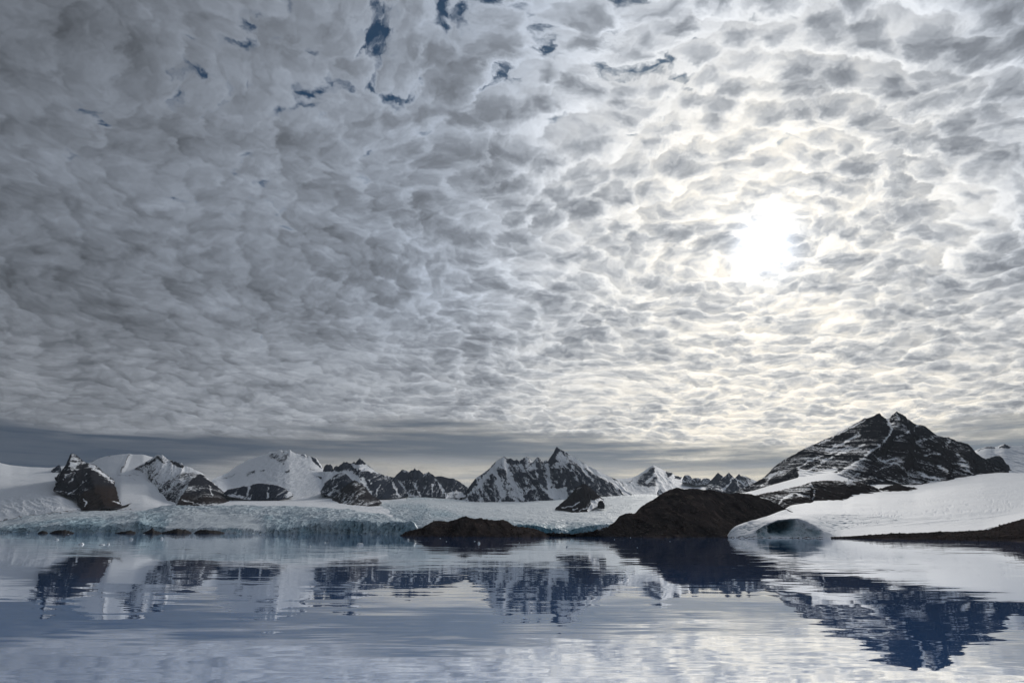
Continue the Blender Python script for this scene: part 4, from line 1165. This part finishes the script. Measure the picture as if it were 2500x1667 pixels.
mountain("mountain", "brown rocky shelf patched with snow below the twin summit massif",
         R5([(-420, 905, 2450), (-300, 870, 2500), (-150, 848, 2600), (0, 822, 2650), (100, 800, 2700), (200, 782, 2750), (330, 752, 2800), (420, 728, 2800), (500, 702, 2850), (560, 694, 2900), (600, 690, 2900), (700, 690, 2900), (820, 694, 2850), (900, 706, 2850), (960, 710, 2850), (1010, 730, 2850), (1080, 764, 2800),
             (1130, 748, 2850), (1180, 734, 2900), (1240, 718, 2900), (1320, 738, 2900), (1400, 752, 2900), (1480, 770, 2850), (1545, 772, 2800)]),
         R5([(-420, 960, 2050), (-200, 935, 2100), (0, 930, 2150), (150, 925, 2200), (210, 905, 2250), (320, 912, 2250), (490, 895, 2300), (500, 862, 2450), (620, 868, 2450), (780, 876, 2450), (840, 830, 2600), (1000, 806, 2650), (1070, 808, 2640), (1250, 812, 2620), (1400, 802, 2640), (1550, 778, 2700)]),
         2850, 2400, MAT_NEAR, nu=460, nv=110, seed=341, jag=3.5, lam=55, bias=0.33, k_rib=0.34, k_up=0.35, k_n=0.5, tone=0.85, rough=0.8, conc=0.9, lean=0.4,
         marks=[("area", R5([(100, 810), (300, 770), (500, 720), (520, 760), (400, 830), (200, 840)]), 8, 0.20), ("line", R5([(800, 690), (900, 700), (1000, 725)]), 3, 0.25),
                ("area", R5([(560, 760), (820, 740), (960, 730), (1000, 790), (830, 850), (700, 865), (540, 840)]), 6, -0.22), ("area", R5([(1080, 770), (1230, 725), (1450, 765), (1250, 805)]), 5, -0.25),
                ("line", R5([(210, 880), (260, 840), (330, 800)]), 4, 0.3), ("line", R5([(380, 810), (420, 815)]), 4, 0.4), ("line", R5([(480, 700), (530, 780), (500, 850)]), 4, 0.3)])

# ---- dark moraine hill in the middle
hill_ridge = [(a, b, c) for (a, b, c) in R4([(-330, 985, 1960), (-200, 990, 1930), (0, 998, 1900), (100, 985, 1920), (200, 964, 1950), (320, 934, 2000), (350, 908, 2020), (380, 880, 2040), (405, 856, 2050), (430, 834, 2060), (465, 812, 2080), (500, 800, 2090), (540, 798, 2100), (575, 800, 2120), (600, 784, 2140), (650, 730, 2180), (685, 706, 2200),
              (720, 690, 2220), (760, 664, 2250), (800, 640, 2280), (850, 606, 2300), (885, 586, 2310), (920, 570, 2320), (955, 560, 2320), (990, 556, 2330), (1030, 562, 2330), (1060, 568, 2340), (1110, 564, 2340), (1150, 561, 2350), (1200, 564, 2350), (1250, 570, 2350), (1300, 569, 2360), (1340, 576, 2360), (1380, 585, 2370), (1440, 604, 2380),
              (1540, 605, 2380), (1620, 606, 2380), (1680, 610, 2380), (1730, 624, 2380), (1780, 640, 2370), (1880, 670, 2350), (1950, 708, 2300), (2000, 738, 2250), (2040, 765, 2200), (2140, 800, 2150)])]
hill_ridge = [(p[0], p[1], 1440 + (p[2] - 1900) * 0.85) for p in hill_ridge]
hill_base = with_water(R4([(-330, 1000), (-200, 1003), (0, 1010), (100, 1014), (250, 1019), (400, 1022), (600, 1024), (800, 1027), (1000, 1027), (1250, 1027), (1500, 1027)])) + R4([(1600, 1016, 1480), (1800, 990, 1580), (2140, 930, 1700)])
mountain("moraine_hill", "rounded black brown moraine hill on the shore before the central glacier", hill_ridge, hill_base, 2300, 1800, MAT_MORAINE, nu=560, nv=170, seed=351, jag=2.2, lam=70, bias=-0.35, k_rib=0.05, k_up=0.0, k_n=0.15,
         ribs=0.50, rough=0.8, conc=1.25, lean=0.8, cat="hill",
         marks=[("line", R4([(190, 962), (260, 950), (330, 930)]), 2.0, 1.0), ("line", R4([(1710, 868), (1560, 915)]), 2.0, 0.3)],
         relief=[(R4([(500, 800), (640, 830), (720, 900)]), 26, 30), (R4([(990, 556), (1060, 700), (1250, 900)]), 40, 40), (R4([(720, 690), (850, 780), (1000, 900)]), 30, 30), (R4([(1380, 585), (1450, 700), (1500, 800)]), 24, -20)])

# ---- rock island
isl = R3([(55, 916), (90, 900), (130, 880), (165, 870), (200, 866), (235, 852), (262, 840), (300, 820), (340, 800), (372, 790), (400, 788), (440, 793), (480, 796), (515, 785), (550, 776), (580, 764), (602, 756), (618, 752), (632, 748), (650, 756), (672, 766), (700, 770), (722, 771), (745, 764), (765, 765), (800, 772), (832, 776), (860, 782), (892, 787),
          (925, 782), (952, 779), (980, 788), (1002, 796), (1022, 812), (1042, 826), (1080, 841), (1110, 840), (1142, 842), (1175, 846), (1202, 851), (1235, 860), (1262, 871), (1290, 882), (1312, 891), (1350, 906), (1400, 920)])
isl_b = with_water(R3([(50, 920), (150, 923), (300, 925), (500, 927), (700, 928), (900, 929), (1100, 930), (1300, 930), (1405, 927)]))
isl = at_Y(isl, isl_b, 150)
mountain("rock_island", "low bare rock island with ice scoured hump in front of the glacier", isl, isl_b, 2100, 1950, MAT_MORAINE, nu=460, nv=100, nback=30, seed=361, jag=1.6, lam=34, bias=-0.4, k_rib=0.05, k_up=0, k_n=0.1, ribs=0.55, rough=0.35, conc=0.75,
         lean=0.9, depth=140, cat="island", relief=[(R3([(632, 750), (560, 840), (520, 920)]), 20, 12), (R3([(670, 770), (740, 880)]), 14, 14), (R3([(400, 790), (330, 850), (280, 915)]), 20, 14)],
         marks=[("line", R3([(640, 760), (700, 800), (740, 860)]), 1.6, 0.32), ("line", R3([(830, 780), (900, 820)]), 1.4, 0.3)])

# ---- gravel shore on the right
mountain("shore", "dark gravel shore below the smooth snow glacier on the right", sh_t, sh_w, 1500, 1350, MAT_MORAINE, nu=420, nv=60, nback=12, seed=371, jag=0.9, lam=22, bias=-0.3, k_rib=0.05, k_up=0, k_n=0.2, ribs=0.2, rough=0.16, conc=1.0,
         depth=30, cat="shore", marks=[("line", R5([(2030, 1112), (2170, 1074), (2352, 1030)]), 2.0, 0.75), ("line", R5([(1990, 1120), (2120, 1096)]), 1.5, 0.5)])

# ---- rocks at the foot of the calving front
rocks = [([(338, 893), (352, 880), (372, 868), (392, 872), (405, 882), (418, 893)], "small black rock at the far end of the calving ice foot"),
         ([(438, 893), (462, 876), (490, 866), (515, 858), (540, 862), (560, 854), (590, 866), (615, 876), (648, 893)], "low brown rock hump alone at the foot of the calving ice"),
         ([(1005, 893), (1050, 882), (1085, 878), (1110, 868), (1135, 862), (1150, 874), (1168, 878), (1182, 893)], "black rock ledge left of the white ice lobe"),
         ([(1246, 893), (1275, 872), (1300, 858), (1322, 836), (1332, 830), (1342, 858), (1362, 868), (1392, 880), (1408, 893)], "steep black rock under the edge of the white ice lobe"),
         ([(1408, 893), (1450, 870), (1490, 858), (1520, 846), (1545, 836), (1580, 852), (1610, 848), (1640, 866), (1668, 893)], "long black rock ledge under the white ice lobe"),
         ([(1690, 893), (1712, 868), (1740, 852), (1768, 856), (1795, 850), (1830, 864), (1862, 862), (1900, 872), (1930, 880), (1955, 893)], "broad brown rock under the middle of the white ice lobe"),
         ([(2108, 893), (2140, 880), (2165, 870), (2190, 858), (2206, 866), (2225, 872), (2255, 880), (2300, 894)], "black rock under the right end of the white ice lobe")]
for i, (top, lb) in enumerate(rocks):
    xa, xb = top[0][0], top[-1][0]
    bb = with_water(R1([(xa - 4, 896), ((xa + xb) / 2, 897), (xb + 4, 897)]), -85)
    tt = at_Y(R1([(q[0], 893 - (893 - q[1]) * 0.65) for q in top]), bb, 60)
    mountain("rock_outcrop", lb, tt, bb, 4000, 3950, MAT_WET_ROCK, nu=120, nv=40, nback=10, seed=510 + i, jag=3.0, lam=18, bias=-0.3, k_rib=0.1, k_up=0, k_n=0.2, ribs=0.8, rough=0.45, conc=0.9, depth=40, cat="rock", kind="thing")

# ---- drifting ice
def ice_block(name, w, d, h, seed, flat=1.0):
    rs = np.random.RandomState(seed)
    n, m = 11, 5
    V = np.zeros((m + 1, n + 1, 3))
    ang = np.linspace(0, 2 * np.pi, n + 1)
    rad = 0.75 + 0.4 * rs.rand(n + 1); rad[-1] = rad[0]
    prof = [(1.0, -0.35), (1.02, 0.12), (0.86, 0.5), (0.6, 0.85), (0.28, 1.0), (0.0, 1.05)]
    for j, (r, z) in enumerate(prof):
        jit = 1 + 0.22 * (rs.rand(n + 1) - 0.5); jit[-1] = jit[0]
        zz = z * (1 + 0.7 * (rs.rand(n + 1) - 0.5) * (z > 0.2)); zz[-1] = zz[0]
        V[j, :, 0] = np.cos(ang) * rad * r * jit * w / 2
        V[j, :, 1] = np.sin(ang) * rad * r * jit * d / 2
        V[j, :, 2] = zz * h
    V[-1] = V[-1, 0] * 1.0
    return V


def make_floe_mat():
    m, t, b, co = new_mat("drift_ice")
    n = t.noise(co, 1.6, 4, 0.6)
    t.put(b.inputs["Base Color"], t.mix(n, (0.62, 0.72, 0.78, 1), (0.88, 0.91, 0.93, 1)))
    b.inputs["Roughness"].default_value = 0.4
    bump(t, b, n, 0.4, 0.3)
    return m


MAT_FLOE = make_floe_mat()


def floe(px, py, wpx, hpx, seed, label, group=None):
    Y = water_Y(px, py)
    c = P(px, py, Y)
    w = wpx / FPX * Y
    V = ice_block("ice_floe", w, w * 0.8, max(0.25, hpx / FPX * Y), seed)
    V = V + np.array([c[0], c[1], 0.0])
    o = grid_mesh("ice_floe", V, {}, MAT_FLOE, smooth=False)
    return tag(o, label, "ice floe", group, "thing")


big = [(R1([(705, 993)]), 13, 4, "white ice floe afloat below the low brown rock hump, largest there"),
       (R1([(885, 997)]), 14, 2.5, "long flat ice floe right of the largest white floe"), (R1([(940, 995)]), 7, 5, "upright ice chip at the end of the long flat floe"),
       (R1([(1140, 950)]), 9, 3, "ice floe afloat before the black rock ledge"), (R1([(1405, 945)]), 7, 4.5, "ice floe afloat before the white ice lobe"),
       (R1([(490, 953)]), 9, 3, "ice floe close in front of the low brown rock hump"),
       (R2([(1352, 997)]), 18, 4.5, "broken ice floe afloat before the deep blue ice cliff"),
       (R2([(1045, 979)]), 4, 3, "tiny upright ice floe left of the broken floe"), (R2([(915, 1009)]), 5, 2.5, "tiny low ice floe farthest from the ice cliff"),
       (R2([(1770, 956)]), 5, 3.5, "small ice floe afloat just off the island's tip"), (R3([(745, 985)]), 6, 4, "bright ice floe in the dark reflection of the island"),
       (R3([(1510, 1016)]), 5, 2.5, "small ice floe afloat off the channel right of the island"),
       (R3([(1234, 925)]), 10, 3.5, "white ice floe stranded along the island's shore"), (R3([(1322, 922)]), 8, 4.5, "white ice lump stranded near the island's low end")]
for i, (pt, w, h, lb) in enumerate(big):
    floe(pt[0][0], pt[0][1], w, h, 700 + i, lb)
rs = random.Random(77)
for i in range(48):
    px = rs.uniform(0, 1180); py = 1303.5 + 34 * rs.random() ** 2.2
    near = py < 1311
    zones = [(180, "far end of the calving front"), (330, "low brown rock hump"), (480, "black rock ledges"), (640, "white ice lobe"), (820, "grey ice cliff beyond the white lobe"), (1000, "deep blue ice cliff"), (1300, "tip of the rock island")]
    zone = next(z for lim, z in zones if px < lim)
    floe(px, py, rs.uniform(1.6, 4.0), rs.uniform(0.4, 0.9), 800 + i,
         ("crumb of brash ice close under the " if near else "crumb of brash ice drifting well out from the ") + zone, "brash ice before the calving front")
for i in range(10):
    px = rs.uniform(1180, 1640); py = rs.uniform(1311, 1338)
    floe(px, py, rs.uniform(1.4, 2.8), rs.uniform(0.4, 0.8), 900 + i, "small crumb of brash ice drifting between the island and the moraine hill", "brash ice off the moraine hill")


# ---- stones strewn over the dark ground: too many to count
def stones(parent, name, pts, sizes, seed):
    rs = np.random.RandomState(seed)
    base = np.array([(1, 0, 0), (0.3, 0.95, 0), (-0.8, 0.6, 0), (-0.8, -0.6, 0), (0.3, -0.95, 0), (0.1, 0.05, 0.8), (0, 0, -0.5)])
    tri = np.array([(0, 1, 5), (1, 2, 5), (2, 3, 5), (3, 4, 5), (4, 0, 5), (1, 0, 6), (2, 1, 6), (3, 2, 6), (4, 3, 6), (0, 4, 6)])
    n = len(pts)
    ang = rs.rand(n) * 6.28
    co = base[None] * (0.7 + 0.6 * rs.rand(n, 7, 1))
    ca, sa = np.cos(ang)[:, None], np.sin(ang)[:, None]
    x = co[..., 0] * ca - co[..., 1] * sa; y = co[..., 0] * sa + co[..., 1] * ca
    co = np.stack([x, y, co[..., 2]], -1) * sizes[:, None, None] + pts[:, None, :] - np.array(parent.location)
    f = (tri[None] + 7 * np.arange(n)[:, None, None]).reshape(-1, 3)
    me = bpy.data.meshes.new(name)
    me.from_pydata(co.reshape(-1, 3).tolist(), [], f.tolist())
    me.update()
    at = me.attributes.new("snow", "FLOAT", "POINT")
    at.data.foreach_set("value", np.full(n * 7, -0.5, np.float32))
    me.materials.append(MAT_STONE)
    o = bpy.data.objects.new(name, me)
    C.objects.link(o)
    o.parent = parent
    o["kind"] = "stuff"
    return o


def make_stone_mat():
    m, t, b, co = new_mat("loose_stone")
    n = t.noise(co, 0.12, 3, 0.6)
    t.put(b.inputs["Base Color"], t.mix(n, (0.020, 0.016, 0.015, 1), (0.13, 0.11, 0.098, 1)))
    b.inputs["Roughness"].default_value = 0.95
    b.inputs["Specular IOR Level"].default_value = 0.0
    return m


MAT_STONE = make_stone_mat()


def strew(o, n, smin, smax, seed, low=2.0):
    """pick points on the camera side of a piece of ground, more of them near its foot"""
    me = o.data
    co = np.empty(len(me.vertices) * 3, np.float32); me.vertices.foreach_get("co", co)
    co = co.reshape(-1, 3) + np.array(o.location)
    rs = np.random.RandomState(seed)
    hz = (co[:, 2] - 0.3) / max(1.0, co[:, 2].max())
    w = np.where(co[:, 2] > 0.3, np.exp(-low * hz), 0); w /= w.sum()
    idx = rs.choice(len(co), n, p=w)
    stones(o, "stones", co[idx], smin + (smax - smin) * rs.rand(n) ** 4, seed)


for o in [q for q in C.objects if q.parent is None]:
    if o.name.startswith("moraine_hill"):
        strew(o, 2600, 0.6, 4.0, 1, 2.2)
    elif o.name.startswith("rock_island"):
        strew(o, 700, 0.5, 2.6, 2, 1.5)
    elif o.name.startswith("shore"):
        strew(o, 1600, 0.4, 2.6, 3, 0.8)

# ---- the air
def build_haze():
    m = bpy.data.materials.new("arctic_air")
    m.use_nodes = True
    t = NT(m.node_tree)
    out = t.n("ShaderNodeOutputMaterial")
    v = t.n("ShaderNodeVolumePrincipled")
    v.inputs["Color"].default_value = (0.70, 0.84, 1.0, 1)
    v.inputs["Density"].default_value = HAZE
    v.inputs["Anisotropy"].default_value = 0.3
    t.t.links.new(v.outputs[0], out.inputs["Volume"])
    x0, x1, y0, y1, z0, z1 = -15000, 15000, -10000, 20000, -12.0, 1100.0
    co = [(x, y, z) for z in (z0, z1) for y in (y0, y1) for x in (x0, x1)]
    f = [(0, 2, 3, 1), (4, 5, 7, 6), (0, 1, 5, 4), (2, 6, 7, 3), (0, 4, 6, 2), (1, 3, 7, 5)]
    me = bpy.data.meshes.new("haze")
    me.from_pydata(co, [], f)
    me.materials.append(m)
    o = bpy.data.objects.new("haze", me)
    C.objects.link(o)
    o["kind"] = "stuff"
    o["label"] = "thin blue arctic air over the fjord"
    o["category"] = "haze"


HAZE = 7.0e-6
build_haze()
